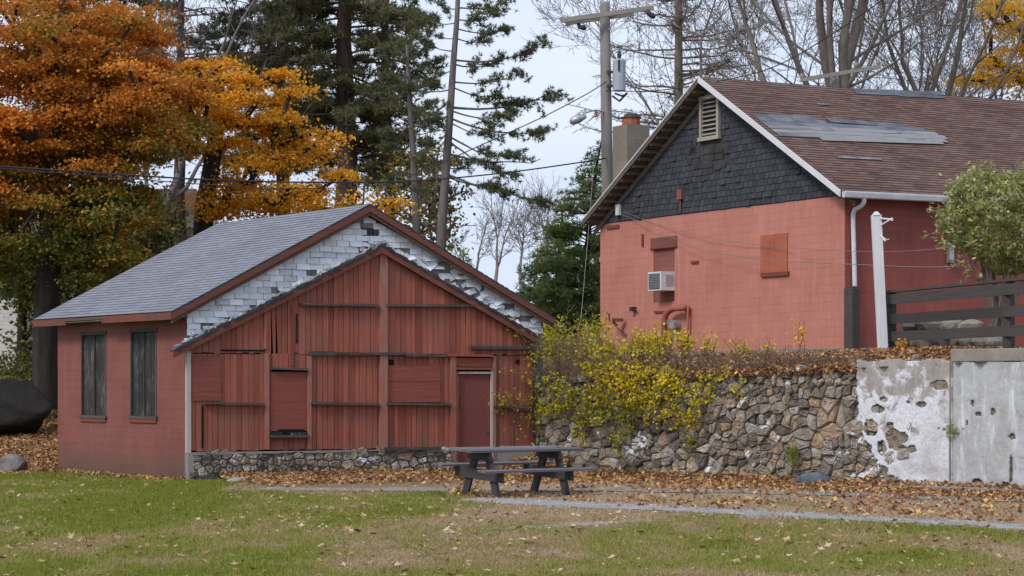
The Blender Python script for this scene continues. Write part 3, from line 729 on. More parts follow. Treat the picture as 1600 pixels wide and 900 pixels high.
# ------ masonry of irregular stones
def stones(mb, fr, s0, s1, zlo, zhi, rmin, rmax, dbase, prot, asp=1.45, seed=1, topf=None, skip=None, n_try=9000, bias=2.2, gap=.012):
    rnd = random.Random(seed); pts = []; yy = zlo-.1
    while yy < zhi+.15:
        rh = rmin+(rmax-rmin)*rnd.random()**bias; xx = s0-rmax*rnd.random()
        if yy < zlo+.9: rh = min(rmax, rh*1.25)
        while xx < s1+rmax:
            hh_ = rh*rnd.uniform(.75, 1.3); w_ = hh_*rnd.uniform(.75, 2.0)
            cx_, cy_ = xx+w_/2, yy+rh/2+.12*math.sin(xx*1.3+yy*2)+rnd.gauss(0, .03)
            if rh > .2 and rnd.random() < .16:
                for dx_ in (-.26, .26):
                    for dy_ in (-.27, .27): pts.append((cx_+dx_*w_+rnd.gauss(0, .03), cy_+dy_*rh+rnd.gauss(0, .03), rh*.22))
            elif rh > .2 and rnd.random() < .35:
                for dy_ in (-.26, .26): pts.append((cx_+rnd.gauss(0, .04), (cy_+dy_*rh+rnd.gauss(0, .02)), w_*.25))
            else: pts.append((cx_+rnd.gauss(0, .015), cy_+rnd.gauss(0, .12)*rh, min(w_, rh)*.5))
            xx += w_
        yy += rh
    pts = [(a, b*asp, c*.5) for a, b, c in pts]; n_try = 0
    for i in range(n_try):
        r = rmin+(rmax-rmin)*(rnd.random()**bias)*(1-.6*i/n_try)
        x = rnd.uniform(s0-r, s1+r); y = rnd.uniform(zlo-r, zhi+r)*asp
        ok = True
        for (a, b, c) in pts:
            dx = a-x; dy = b-y
            if dx*dx+dy*dy < (.86*(r+c))**2: ok = False; break
        if ok: pts.append((x, y, r))
    A = np.array(pts)
    for i, (x, y, r) in enumerate(pts):
        d = np.hypot(A[:, 0]-x, A[:, 1]-y)-A[:, 2]; idx = np.argsort(d)[:22]
        R_ = 1.2; poly = [(x+R_*math.cos(k*math.pi/4+.3), y+R_*math.sin(k*math.pi/4+.3)) for k in range(8)]
        for j in idx:
            if j == i: continue
            a, b, c = pts[j]; dx, dy = a-x, b-y; D2 = dx*dx+dy*dy
            k = (D2+r*r-c*c)/2
            poly = clip(poly, dx, dy, dx*x+dy*y+k-gap*math.sqrt(D2))
            if len(poly) < 3: break
        if len(poly) < 3: continue
        poly = [(a, b/asp) for a, b in poly]
        cx = sum(p[0] for p in poly)/len(poly); cy = sum(p[1] for p in poly)/len(poly)
        zt = topf(cx) if topf else zhi
        if cx < s0 or cx > s1 or cy < zlo-.15 or cy > zt: continue
        if skip and skip(cx, cy): continue
        poly = clip(poly, 1, 0, s1); 
        if len(poly) >= 3: poly = clip(poly, -1, 0, -s0)
        if len(poly) < 3: continue
        # drop tiny edges, round corners once, jitter
        q = []
        for k in range(len(poly)):
            p0 = poly[k]; p1 = poly[(k+1) % len(poly)]
            f = rnd.uniform(.06, .17)
            q.append((p0[0]+(p1[0]-p0[0])*f, p0[1]+(p1[1]-p0[1])*f)); q.append((p0[0]+(p1[0]-p0[0])*(1-f), p0[1]+(p1[1]-p0[1])*(1-f)))
        n = len(q); size = math.sqrt(max(1e-4, sum(q[k][0]*q[(k+1) % n][1]-q[(k+1) % n][0]*q[k][1] for k in range(n))/2))
        pr = prot*rnd.uniform(.35, 1.0)*min(1, .4+size*2); tx, ty = rnd.uniform(-.25, .25), rnd.uniform(-.3, .15)
        rings = []
        for (sc, dd) in ((1.0, -.12), (1.0, pr*.25), (.97, pr*.6), (.88, pr*.9), (.7, pr*1.0), (.35, pr*1.04)):
            ring = []
            for (a, b) in q:
                ax = cx+(a-cx)*sc; by = cy+(b-cy)*sc
                dd2 = dd+((ax-cx)*tx+(by-cy)*ty)*(.8 if dd > 0 else 0)+(rnd.uniform(-.02, .02) if dd > 0 else 0)
                ring.append(fr.w(ax+rnd.uniform(-.006, .006), by+rnd.uniform(-.010, .010), dbase+dd2))
            rings.append(ring)
        vs = [v for rg in rings for v in rg]; fs = []
        for k in range(len(rings)-1):
            for m in range(n):
                m2 = (m+1) % n; fs.append((k*n+m, k*n+m2, (k+1)*n+m2, (k+1)*n+m))
        fs.append(tuple((len(rings)-1)*n+m for m in range(n)))
        mb.solid(vs, fs, rnd.random())
fs0 = H(294, 720)[0]; fs1 = H(712, 720)[0]
mb = MB(); stones(mb, PF, fs0, fs1, -.05, zfoot-.03, .09, .22, .02, .11, 1.2, 6)
fd = mb.build('stone_foundation', M_STONE, barn)
mb = MB(); frect(mb, PF, fs0, fs1, -.3, zfoot-.04, -.2, .022, .3); mb.build('foundation_core', M_CORE, fd)
mb = MB(); frect(mb, PF, fs0, fs1, -.3, zfoot-.015, -.25, -.0, .3); frect(mb, PF, fs0-.02, fs0+.10, -.3, zfoot-.02, -.1, .06, .6)
frect(mb, PF, dr+.05, sRt+.1, -.3, zfoot-.06, -.25, .03, .3)
x = fs0+.05                                     # crumbling mortar bed along the top of the stones
while x < fs1:
    e = min(fs1, x+U(.2, .6)); frect(mb, PF, x, e, zfoot-U(.03, .07), zfoot-.012, -.05, U(.05, .10), .5); x = e
mb.build('foundation_mortar', M_CONC, fd)
mb = MB(); a, b = BF.w(pk[0], pk[1]+.05, .1), BF.w(pk[0]+.04, pk[1]+.65, .1)
mb.tube([a+ridge_u*.2, b+ridge_u*.2], .022, 6); mb.build('roof_mast', M_GREYWOOD, barn)

# ------------------------------------------------------------------ painted block house on the terrace
RC = (7.8, 48.0)
GF = Frame(RC, (-.605, 1), (-1, -.605))                 # gable wall, s grows to the left/rear
LD = Vector((2.11, 1, 0)).normalized()
SF = Frame(RC, (LD.x, LD.y), (LD.y, -LD.x))             # long side wall
house = empty('block_house', (RC[0], RC[1], 2.7), 'salmon painted block building with charcoal shingled gable and patchy brown roof', 'building')
gW = GF.hit(938, 450)[0]
z0h = 2.0; zE = GF.hit(1320, 305)[1]; 
mb = MB(); wall(mb, GF, 0, gW, z0h, zE, [(GF.hit(1054, 390)[0], GF.hit(1021, 390)[0], GF.hit(1021, 473)[1], GF.hit(1021, 388)[1]), ], .08); mb.build('gable_wall', M_SALMON, house)
LW = 15.0
mb = MB(); wall(mb, SF, 0, LW, z0h, zE+.25, []); mb.build('side_wall', M_DEEPREDBLOCK, house)
gl = GF.w(gW, 0); LF = Frame((gl.x, gl.y), (LD.x, LD.y), (-LD.y, LD.x))
mb = MB(); wall(mb, LF, 0, LW, z0h, zE+.1, []); mb.build('side_wall', M_SALMON, house)
mb = MB(); mb.face([SF.w(LW, z0h), LF.w(LW, z0h), LF.w(LW, zE), SF.w(LW, zE)]); mb.build('rear_wall', M_DEEPREDBLOCK, house)
mb = MB(); frect(mb, GF, -.06, gW, z0h, 2.80, .0, .10); frect(mb, SF, -.08, LW, z0h, 2.80, .0, .10); mb.build('foundation', M_CONC, house)
OG = .45
hp = GF.hit(1092, 124, OG); hL = GF.hit(909, 350, OG); hR = GF.hit(1314, 302, OG)
zg = zE
gp = (hp[0], hp[1]-.30)       # inner gable peak
def gtop(s):
    if s > hp[0]: return hp[1]+(s-hp[0])/(hL[0]-hp[0])*(hL[1]-hp[1])-.22
    return hp[1]+(s-hp[0])/(hR[0]-hp[0])*(hR[1]-hp[1])-.22
mb = MB(); fprism(mb, GF, [(0, zg), (gW, zg), (gW, max(zg+.05, gtop(gW))), (hp[0], gtop(hp[0])), (0, max(zg+.05, gtop(0)))], -.15, .0, .2); mb.build('gable_board', M_FELT, house)
hs = [halfplane_below((-3, gtop(-3)), (hp[0], gtop(hp[0]))), halfplane_below((hp[0], gtop(hp[0])), (gW+3, gtop(gW+3)))]
lv = (GF.hit(1126, 150)[0], GF.hit(1096, 150)[0], GF.hit(1110, 217)[1], GF.hit(1110, 150)[1])
pt_ = (GF.hit(1131, 240)[0], GF.hit(1095, 240)[0], GF.hit(1110, 251)[1], GF.hit(1110, 222)[1])
def keepb(s, z):
    if lv[0]-.05 < s < lv[1]+.05 and lv[2]-.1 < z < lv[3]+.1: return False
    if pt_[0]-.02 < s < pt_[1]+.02 and pt_[2]-.1 < z < pt_[3]-.05: return False
    q = GF.w(s, z); px = 800+q.x/q.y*FP; py = 600-(q.z-EYE)/q.y*FP
    if ((px-1112)/32)**2+((py-256)/16)**2 < 1 and random.random() < .7: return False
    if ((px-1135)/12)**2+((py-232)/6)**2 < 1 or ((px-1086)/7)**2+((py-228)/8)**2 < 1: return False
    return True
mb = MB(); shingles(mb, GF, 0.0, gW, zg+.02, gp[1]+.4, .20, .155, hs, .002, .020, keepb, .006, .016, .06, lap=-.014, vg=.008)
mb.build('charcoal_shingles', M_BSHIN, house)
mb = MB(); frect(mb, GF, pt_[0], pt_[1], pt_[2], pt_[3]-.1, .002, .02, .3); frect(mb, GF, pt_[0], pt_[1], pt_[2]+.17, pt_[2]+.18, .02, .035, .9); mb.build('board_patch', M_GREYV, house)
mb = MB()
for (x, y, w_, h_, a_) in ((1086, 226, .10, .30, .5), (1088, 234, .22, .07, 0), (1134, 229, .26, .06, .2), (1140, 233, .12, .08, -.3), (1100, 255, .5, .12, .05), (1125, 258, .3, .10, -.1), (1078, 244, .12, .2, .1)):
    s_, z_ = GF.hit(x, y); ca, sa = math.cos(a_), math.sin(a_)
    fprism(mb, GF, [(s_+dx*ca-dz*sa, z_+dx*sa+dz*ca) for dx, dz in ((-w_, -h_), (w_*.8, -h_*1.1), (w_, h_*.8), (-w_*.6, h_))], .018, .026, U(0, 1))
mb.build('torn_felt', M_FELT, house)
# louvred vent
mb = MB(); a, b, c_, d_ = lv; fw = .09
frect(mb, GF, a, a+fw, c_, d_, .0, .08, .2); frect(mb, GF, b-fw, b, c_, d_, .0, .08, .5); frect(mb, GF, a-.03, b+.03, d_-.08, d_+.01, .0, .10, .4); frect(mb, GF, a-.04, b+.04, c_-.04, c_+.06, .0, .11, .3)
vent = mb.build('louvred_vent', M_TANWOOD, house)
mb = MB(); nl = 8
for k in range(nl):
    z = c_+.08+(d_-c_-.18)*(k+.5)/nl
    mb.hexa([GF.w(a+fw, z-.035, .065), GF.w(b-fw, z-.035, .065), GF.w(b-fw, z+.0, .0), GF.w(a+fw, z+.0, .0)], [GF.w(a+fw, z-.018, .07), GF.w(b-fw, z-.018, .07), GF.w(b-fw, z+.017, .005), GF.w(a+fw, z+.017, .005)], U(0, 1))
mb.build('louvres', M_TANWOOD, vent)
mb = MB(); frect(mb, GF, a+fw, b-fw, c_+.06, d_-.08, -.14, -.10, .1); mb.build('vent_back', M_BLACK, vent)
# roof
pf = GF.w(hp[0], hp[1], OG); pl = GF.w(hL[0], hL[1], OG); pr_ = GF.w(hR[0], hR[1], OG)
RLn = 15.6; up2 = Vector((0, 0, .06)); Lv = LD*RLn
mb = MB(); course_roof(mb, pr_+up2, pr_+up2+Lv, pf+up2+Lv, pf+up2, .14, .014, .03, 30)
course_roof(mb, pl+up2, pl+up2+Lv, pf+up2+Lv, pf+up2, .14, .014, 0, 10)
rf = mb.build('roof', M_ROOFBROWN, house)
mb = MB()
for e in (pr_, pl):
    mb.hexa([e+up2*.3, e+Lv+up2*.3, pf+Lv+up2*.3, pf+up2*.3], [e-up2*.3, e+Lv-up2*.3, pf+Lv-up2*.3, pf-up2*.3], .3)
mb.build('roof_deck', M_SOFFIT, rf)
# exposed patches on the brown slope: strips along the courses
su = LD; sv = (pf-pr_).normalized(); nrm = su.cross(sv).normalized()
if nrm.z < 0: nrm = -nrm
def roofhit(px, py):
    r = Vector(((px-800)/FP, 1, (600-py)/FP)); e = Vector((0, 0, EYE)); q = pr_+up2+nrm*.01
    t_ = (q-e).dot(nrm)/r.dot(nrm); p = e+r*t_-q
    # solve in the (su, sv) basis
    b_ = sv-su*sv.dot(su); v = p.dot(b_)/b_.dot(b_); u = p.dot(su)-v*sv.dot(su); return u, v
def patch(mb, rows):
    for (xa, xb, y0a, y0b, th, tt) in rows:       # pixel x range, y at both ends, thickness in px
        u0, v0 = roofhit(xa, y0a); u1, v1 = roofhit(xb, y0b); _, v2 = roofhit(xa, y0a+th); hh = max(.05, v0-v2)
        n = 8
        for k in range(n):
            ua = u0+(u1-u0)*k/n; ub = u0+(u1-u0)*(k+1)/n; va = v0+(v1-v0)*k/n; vb = v0+(v1-v0)*(k+1)/n
            q = pr_+up2; o1 = .020+tt*.004; j = U(-.015, .015)
            pts = [q+su*ua+sv*(va-hh)+nrm*o1, q+su*ub+sv*(vb-hh)+nrm*o1, q+su*ub+sv*(vb+j)+nrm*o1, q+su*ua+sv*(va+j)+nrm*o1]
            mb.extr(pts, nrm*.008, min(1, max(0, tt+U(-.2, .2))))
mb = MB()
patch(mb, [(1174, 1270, 178, 182, 5, .2), (1180, 1285, 183, 188, 6, .3), (1290, 1410, 185, 194, 6, .15), (1188, 1440, 190, 200, 6, .35), (1196, 1460, 196, 207, 5, .7), (1204, 1474, 202, 213, 5, .9), (1212, 1475, 208, 218, 5, .6), (1280, 1470, 216, 222, 4, .95)])
mb.build('exposed_underlay', M_UNDER, rf)
mb = MB(); patch(mb, [(1330, 1468, 139, 144, 5, .1), (1335, 1405, 144, 147, 3, .3), (1400, 1472, 147, 150, 4, .1)]); mb.build('exposed_underlay', M_UNDER, rf)
for q_ in ((1308, 1375, 245, 248, 2.5, .5), (1277, 1296, 162, 163, 2, .5)):
    mb = MB(); patch(mb, [q_]); mb.build('exposed_underlay', M_UNDER, rf)
# rake trim
def hrake(mb, p, q, w, d0, d1, tint=.5, drop=0): fprism(mb, GF, [(p[0], p[1]-w-drop), (q[0], q[1]-w-drop), (q[0], q[1]-drop), (p[0], p[1]-drop)], d0, d1, tint)
mb = MB(); hrake(mb, zoff(hR, .07), zoff(hp, .07), .15, OG, OG+.04, .3); mb.build('rake_board', M_OFFWHITE, house)
mb = MB(); hrake(mb, zoff(hp, .085), zoff(hL, .085), .035, OG, OG+.03, .3); mb.build('drip_edge', M_WHITEMETAL, house)
mb = MB(); hrake(mb, zoff(hp, .05), zoff(hL, .05), .14, OG-.03, OG+.02, .8); hrake(mb, hp, hL, .16, .02, .06, .4, .16); hrake(mb, hR, hp, .12, .02, .06, .4, .16)
mb.build('rake_moulding', m_wood('grey_brown_trim', (.10, .08, .065), (.2, .17, .14), (.28, .25, .22), .58, False), house)
mb = MB()      # lookouts under the overhang
for k in range(1, 20):
    t_ = k/20; s = hp[0]+(hL[0]-hp[0])*t_; z = hp[1]+(hL[1]-hp[1])*t_-.10
    mb.beam(GF.w(s, z, .03), GF.w(s, z, OG-.02), .05, .09, tint=U(0, 1))
mb.build('lookouts', M_SOFFIT, house)
# boxed eave returns
mb = MB(); q = pr_-Vector((0, 0, .06)); n_ = SF.n
mb.hexa([pr_+Lv*0-Vector((0, 0, .07)), pr_+Lv-Vector((0, 0, .07)), SF.w(LW, hR[1]-.07), SF.w(-.3, hR[1]-.07)], [pr_-Vector((0, 0, .04)), pr_+Lv-Vector((0, 0, .04)), SF.w(LW, hR[1]-.04), SF.w(-.3, hR[1]-.04)], .3)
mb.build('soffit', M_SOFFIT, house)
# gutter and downpipe
gb = pr_+SF.n*.05+Vector((0, 0, -.01)); mb = MB(); n = 24
prof = [(0, .06), (0, -.07), (.05, -.10), (.10, -.08), (.13, .02), (.13, .06), (.115, .06), (.10, -.05), (.05, -.07), (.02, -.05), (.02, .06)]
A0 = [gb+SF.n*a+Vector((0, 0, b)) for a, b in prof]; B0 = [p+Lv for p in A0]; m = len(prof)
mb.solid(A0+B0, [(k, (k+1) % m, m+(k+1) % m, m+k) for k in range(m)]+[tuple(range(m))])
mb.build('gutter', M_WHITEMETAL, house)
def on(fr, px, py, d): s, z = fr.hit(px, py, d); return fr.w(s, z, d)
mb = MB(); dp = [on(SF, 1350, 309, .50), on(SF, 1350, 316, .48), on(SF, 1346, 322, .40), on(SF, 1336, 327, .20), on(SF, 1333, 334, .12), on(SF, 1333, 345, .10), on(SF, 1336, 460, .10), on(SF, 1340, 542, .10)]
mb.tube(dp, [.055]*len(dp), 8); mb.build('downpipe', M_WHITEMETAL, house, True)
# boarded windows and fittings
mb = MB(); a, b, cc, dd = GF.hit(1054, 390)[0], GF.hit(1021, 390)[0], GF.hit(1021, 473)[1], GF.hit(1021, 388)[1]
frect(mb, GF, a, b, cc, dd, -.075, -.04, .4); bw = mb.build('boarded_window', M_BOARDBROWN, house)
mb = MB(); frect(mb, GF, a-.13, b+.10, dd, dd+.27, .002, .03, .7); mb.build('lintel_board', M_BOARDBROWN, bw)
mb = MB(); frect(mb, GF, a-.13, b+.10, dd-.03, dd, .002, .06, .9); mb.build('trim', M_REDTRIM, bw)
mb = MB(); pxrect(mb, GF, 1188, 368, 1230, 427, .002, .03, .2); ob = mb.build('boarded_window', M_BOARDRED, house); ob['label'] = 'square orange-red board over a window'
mb = MB(); pxrect(mb, GF, 1188, 427, 1231, 430, .002, .06, .8); mb.build('sill', M_REDTRIM, ob)
# vents, bits of pipe, bracket
for q_ in ((1079, 408, 1090, 411), (947, 353, 966, 356), (1002, 366, 1004, 385), (1022, 486, 1040, 488)):
    mb = MB(); pxrect(mb, GF, *q_, .002, .045, .8); mb.build('wall_fitting', M_REDTRIM, house)
mb = MB()
pp = [on(GF, 1038, 550, .25), on(GF, 1038, 500, .25), on(GF, 1040, 492, .25), on(GF, 1046, 485, .25), on(GF, 1054, 481.5, .25), on(GF, 1064, 481, .25), on(GF, 1072, 481, .15), on(GF, 1072, 481, .0)]
mb.tube(pp, .085, 10); mb.tube([on(GF, 1075, 477, .12), on(GF, 1074, 552, .12)], .035, 6); mb.build('bent_pipe', M_REDPIPE, house, True)
mb = MB(); q = on(GF, 1055, 507, .12); mb.tube([q-GF.n*.12, q+GF.n*.12], .12, 12); mb.tube([q+GF.u*.22+Vector((0, 0, .06))-GF.n*.1, q+GF.u*.22+Vector((0, 0, .06))+GF.n*.1], .07, 10); mb.tube([q, q-Vector((0, 0, .6))], .03, 6); mb.build('gas_meter', M_GALV, house)
mb = MB(); mb.beam(on(GF, 974, 470, .05), on(GF, 974, 545, .05), .11, .08, tint=.3); mb.beam(on(GF, 974, 500, .1), on(GF, 956, 500, .35), .09, .09, tint=.8); mb.beam(on(GF, 974, 520, .1), on(GF, 958, 503, .3), .07, .07, tint=.6); mb.beam(on(GF, 953, 502, .35), on(GF, 951, 490, .38), .05, .05, tint=.8)
mb.build('wall_bracket', m_wood('dark_red_iron', (.16, .05, .045), (.2, .07, .06), (.1, .05, .04), .6), house)
mb = MB(); q = on(GF, 989, 483, .08); mb.box(q, (.06, .08, .06), (GF.u, GF.n, Vector((0, 0, 1)))); mb.tube([q, q-GF.u*.15-Vector((0, 0, .05))], .03, 6); mb.build('outdoor_tap', M_IRON, house)
mb = MB(); q = on(GF, 966, 328, .08); mb.box(q, (.075, .05, .15), (GF.u, GF.n, Vector((0, 0, 1)))); mb.build('meter_box', M_WHITEMETAL, house, bevel=.01)
mb = MB(); q = on(GF, 1063, 304, .06); mb.box(q, (.10, .05, .13), (GF.u, GF.n, Vector((0, 0, 1)))); mb.tube([q-Vector((0, 0, .1)), q-Vector((0, 0, .45))], .02, 6); mb.build('junction_box', M_BOARDBROWN, house)
mb = MB(); q = on(SF, 1485, 389, .08); mb.box(q, (.07, .06, .33), (SF.u, SF.n, Vector((0, 0, 1)))); mb.build('utility_box', M_GALV, house, bevel=.008)
mb = MB(); q = on(SF, 1530, 430, .07); mb.box(q, (.08, .06, .10), (SF.u, SF.n, Vector((0, 0, 1)))); lb = mb.build('wall_lamp', M_BOARDBROWN, house, bevel=.01)
mb = MB(); mb.box(q+SF.n*.062, (.035, .01, .05), (SF.u, SF.n, Vector((0, 0, 1)))); mb.build('lens', simple('yellowed_lens', (.6, .5, .25), .3), lb)
# chimney
ch = Vector((986-800, 0, 0)); chc = Vector(((986-800)/FP*57.7, 57.7, 0)); cw_, cd = .38, .38
zt_ = EYE+(600-197)/FP*57.7
mb = MB(); cf = [Frame((0, 0), (GF.u.x, GF.u.y), (GF.n.x, GF.n.y))]
def uvbox(mb, c, hx, hy, z0, z1, ax, ay):
    cs = [(-1, -1), (1, -1), (1, 1), (-1, 1)]; P4 = [c+ax*hx*a+ay*hy*b for a, b in cs]; acc = 0
    for k in range(4):
        a = P4[k]; b = P4[(k+1) % 4]; w = (b-a).length
        mb.face([a+Vector((0, 0, z0)), b+Vector((0, 0, z0)), b+Vector((0, 0, z1)), a+Vector((0, 0, z1))], .5, [(acc, z0), (acc+w, z0), (acc+w, z1), (acc, z1)]); acc += w
    mb.face([p+Vector((0, 0, z1)) for p in P4], .5)
uvbox(mb, chc, .36, .36, 2.0, zt_, GF.u, LD)
chim = mb.build('chimney', M_CHIM, house)
mb = MB(); mb.tube([chc+Vector((0, 0, zt_)), chc+Vector((0, 0, zt_+.22))], [.27, .26], 10); mb.build('flue_pot', M_TERRA, chim)
mb = MB(); mb.tube([chc+Vector((0, 0, zt_+.22)), chc+Vector((0, 0, zt_+.25))], .30, 10); mb.tube([chc+Vector((0, 0, zt_+.25)), chc+Vector((0, 0, zt_+.33))], [.22, .2], 10); mb.build('flue_cap', M_GREYWOOD, chim)

# window air conditioner: a thing of its own in the window opening
acp = on(GF, 1034, 440, .2)
ac = empty('air_conditioner', tuple(acp-Vector((0, 0, .25))), 'small white window air conditioner sticking out of the boarded window', 'air conditioner')
AX = (GF.u, GF.n, Vector((0, 0, 1))); hw = .30
mb = MB(); cc_ = acp
sz = .25; dpt = .24
mb.box(cc_-AX[1]*0, (hw, dpt, sz), AX, .5); body = mb.build('casing', M_WHITEMETAL, ac, bevel=.012)
mb = MB(); fc = cc_+AX[1]*dpt
mb.box(fc+AX[1]*.002, (hw-.05, .008, sz-.045), AX); mb.build('rear_grille', simple('grille_dark', (.05, .055, .06), .6), ac)
mb = MB()
for k in range(9): 
    z = -sz+.08+k*.043
    mb.box(fc+AX[1]*.014+Vector((0, 0, z)), (hw-.05, .004, .006), AX)
for k in range(7):
    mb.box(fc+AX[1]*.014+AX[0]*(-.2+k*.066), (.004, .0035, sz-.05), AX)
mb.build('grille_wires', M_GALV, ac)
mb = MB()
for sx in (-1, 1):
    for k in range(7): mb.box(cc_+AX[0]*sx*(hw+.002)+AX[1]*(-.04)+Vector((0, 0, -.12+k*.045)), (.004, .13, .012), AX)
mb.build('side_louvres', simple('louvre_grey', (.3, .31, .34), .5), ac)

# ------------------------------------------------------------------ retaining wall
def wallframe(a, b):
    d = Vector((b[0]-a[0], b[1]-a[1], 0)).normalized(); return Frame(a, (d.x, d.y), (d.y, -d.x)), math.hypot(b[0]-a[0], b[1]-a[1])
WF, WLen = wallframe(WL[1], WL[2])
s_st = WF.hit(1345, 650)[0]; s_cn = WF.hit(1492, 650)[0]
rw = empty('retaining_wall', (WL[1][0], WL[1][1], 0), 'long rough fieldstone retaining wall with white paint flecks below the terrace', 'stone wall')
def wtop(s): return WTOP[1]+(WTOP[2]-WTOP[1])*s/WLen+.05*math.sin(s*2.1)+.04*math.sin(s*5.3+1)
mb = MB(); stones(mb, WF, -.1, s_st+1.4, -.08, 2.45, .09, .40, .0, .17, 1.0, 14, wtop, None, 0, 1.35, .007)
mb.build('stones', M_STONE, rw)
mb = MB()
for k in range(40):
    a = -.2+(WLen+3.2)*k/40; b = -.2+(WLen+3.2)*(k+1)/40; ta, tb = wtop(min(a, WLen))-.05, wtop(min(b, WLen))-.05
    mb.hexa([WF.w(a, -.4, -.45), WF.w(b, -.4, -.45), WF.w(b, -.4, .025), WF.w(a, -.4, .025)], [WF.w(a, ta, -.45), WF.w(b, tb, -.45), WF.w(b, tb, .0), WF.w(a, ta, .0)])
mb.build('wall_core', M_CORE, rw)
# stucco coats: cell sheets with broken edges and holes
def stucco(fr, s0, s1, z0, z1f, d, th, keepf, edgetint, mat, parent, name, step=.02, warp=.02):
    nx = int((s1-s0)/step); nz = int((3.0-z0)/step)
    S, Z = np.meshgrid(s0+np.arange(nx+1)*step, z0+np.arange(nz+1)*step)
    sc = S[:-1, :-1]+step/2; zc = Z[:-1, :-1]+step/2
    K = keepf(sc, zc) & (zc < z1f(sc))
    def D(a, b): return d+(fbm(a*1.3+9, b*1.3, 4)-.5)*warp*2.5+(fbm(a*9, b*9, 3)-.5)*warp*.6
    DD = D(S, Z)
    # thin out towards the broken edges
    o = np.array(fr.o); u = np.array(fr.u); n = np.array(fr.n)
    def W(s, z, dd): return o[None]+s[:, None]*u[None]+dd[:, None]*n[None]+np.stack([np.zeros_like(z), np.zeros_like(z), z], 1)
    J = step*.45
    Sj = S+(fbm(S*31, Z*31, 2)-.5)*J*2; Zj = Z+(fbm(S*29+50, Z*29, 2)-.5)*J*2
    front = W(Sj.ravel(), Zj.ravel(), DD.ravel()); back = W(Sj.ravel(), Zj.ravel(), DD.ravel()-th)
    nv = (nx+1)*(nz+1); V = np.concatenate([front, back])
    idx = np.arange(nv).reshape(nz+1, nx+1)
    a, b, c, e = idx[:-1, :-1], idx[:-1, 1:], idx[1:, 1:], idx[1:, :-1]
    F = [np.stack([a[K], b[K], c[K], e[K]], 1)]; T = [edgetint(sc, zc)[K]]
    Kp = np.pad(K, 1)
    for (dy, dx, p, q) in ((0, -1, e, a), (0, 1, b, c), (-1, 0, a, b), (1, 0, c, e)):
        nb = Kp[1+dy:Kp.shape[0]-1+dy, 1+dx:Kp.shape[1]-1+dx]; m = K & ~nb
        F.append(np.stack([p[m], p[m]+nv, q[m]+nv, q[m]], 1)); T.append(np.full(m.sum(), .75))
    npmesh(name, V, np.concatenate(F), np.concatenate(T), mat, parent)
stw = empty('stucco_wall', tuple(WF.w(s_st, 0)), 'flaking white stucco wall section with broken edge exposing stones', 'wall')
def hole(px, py, rx, ry, a=0):
    s, z = WF.hit(px, py); k = WF.hit(px+10, py)[0]-s; kz = z-WF.hit(px, py+10)[1]
    return s, z, rx*k/10, ry*kz/10, a
HO = [hole(*h) for h in ((1402, 686, 12, 16), (1384, 700, 8, 12), (1386, 624, 7, 5), (1472, 602, 13, 7), (1378, 640, 10, 8), (1444, 632, 9, 5), (1425, 628, 6, 4), (1416, 684, 9, 9), (1368, 668, 10, 14), (1430, 702, 12, 8), (1378, 735, 15, 9), (1395, 748, 12, 7), (1358, 720, 12, 30), (1396, 665, 6, 6), (1415, 700, 14, 6))]
def k1(s, z):
    n1 = (fbm(s*3.1, z*3.1, 5)-.5); n2 = (fbm(s*8+3, z*8, 3)-.5)
    r = s > s_st+np.clip((1.5-z)*.40, 0, .55)+n1*.55*np.clip((2.2-z), .15, 1)
    for (hs_, hz, rx, ry, a) in HO:
        q = ((s-hs_)/rx)**2+((z-hz)/ry)**2+n1*2.6+n2*1.2
        r &= q > 1
    return r
stucco(WF, s_st-.1, s_cn+.02, -.1, lambda s: 2.40+.03*np.sin(s*7), .13, .06, k1, lambda s, z: np.clip((fbm(s*5, z*5)-.62)*2, 0, .6), M_STUCCO1, stw, 'stucco_coat')
mb = MB(); mb.hexa([WF.w(s_cn-.03, -.2, 0), WF.w(s_cn+.0, -.2, 0), WF.w(s_cn+.0, -.2, .17), WF.w(s_cn-.03, -.2, .17)], [WF.w(s_cn-.03, 2.4, 0), WF.w(s_cn+.0, 2.4, 0), WF.w(s_cn+.0, 2.4, .15), WF.w(s_cn-.03, 2.4, .15)])
mb.build('corner_edge', M_CONC, stw)
mb = MB(); frect(mb, WF, s_st+.55, s_cn-.04, -.2, 2.25, -.1, .095, .3); mb.build('scratch_coat', M_SCRATCH, stw)
cw2 = empty('concrete_wall', tuple(WF.w(s_cn, 0)), 'pale grey plastered wall with flat cap at the right edge', 'wall')
HO2 = [hole(*h) for h in ((1524, 630, 2.5, 5), (1533, 647, 5, 4), (1555, 642, 4, 6), (1586, 682, 5, 5), (1515, 660, 2, 6), (1585, 560, 9, 3), (1584, 730, 3, 22), (1530, 752, 8, 5), (1575, 760, 8, 6), (1500, 560, 9, 2))]
def k2(s, z):
    n1 = (fbm(s*6.1, z*6.1, 4)-.5); r = np.ones(s.shape, bool)
    for (hs_, hz, rx, ry, a) in HO2: r &= ((s-hs_)/rx)**2+((z-hz)/ry)**2+n1*1.6 > 1
    return r
stucco(WF, s_cn+.005, s_cn+4.2, -.1, lambda s: 2.36+.02*np.sin(s*9), .10, .06, k2, lambda s, z: np.clip((fbm(s*5, z*5)-.62)*2, 0, .6), M_STUCCO2, cw2, 'plaster_coat', .024)
mb = MB(); frect(mb, WF, s_cn-.02, s_cn+4.2, 2.365, 2.60, -.4, .125, .3)
mb.build('cap', M_CONC, cw2, bevel=.015)
mb = MB(); frect(mb, WF, s_cn+.01, s_cn+4.2, -.2, 2.38, -.3, .055, .3); mb.build('wall_core', M_CORE, cw2)
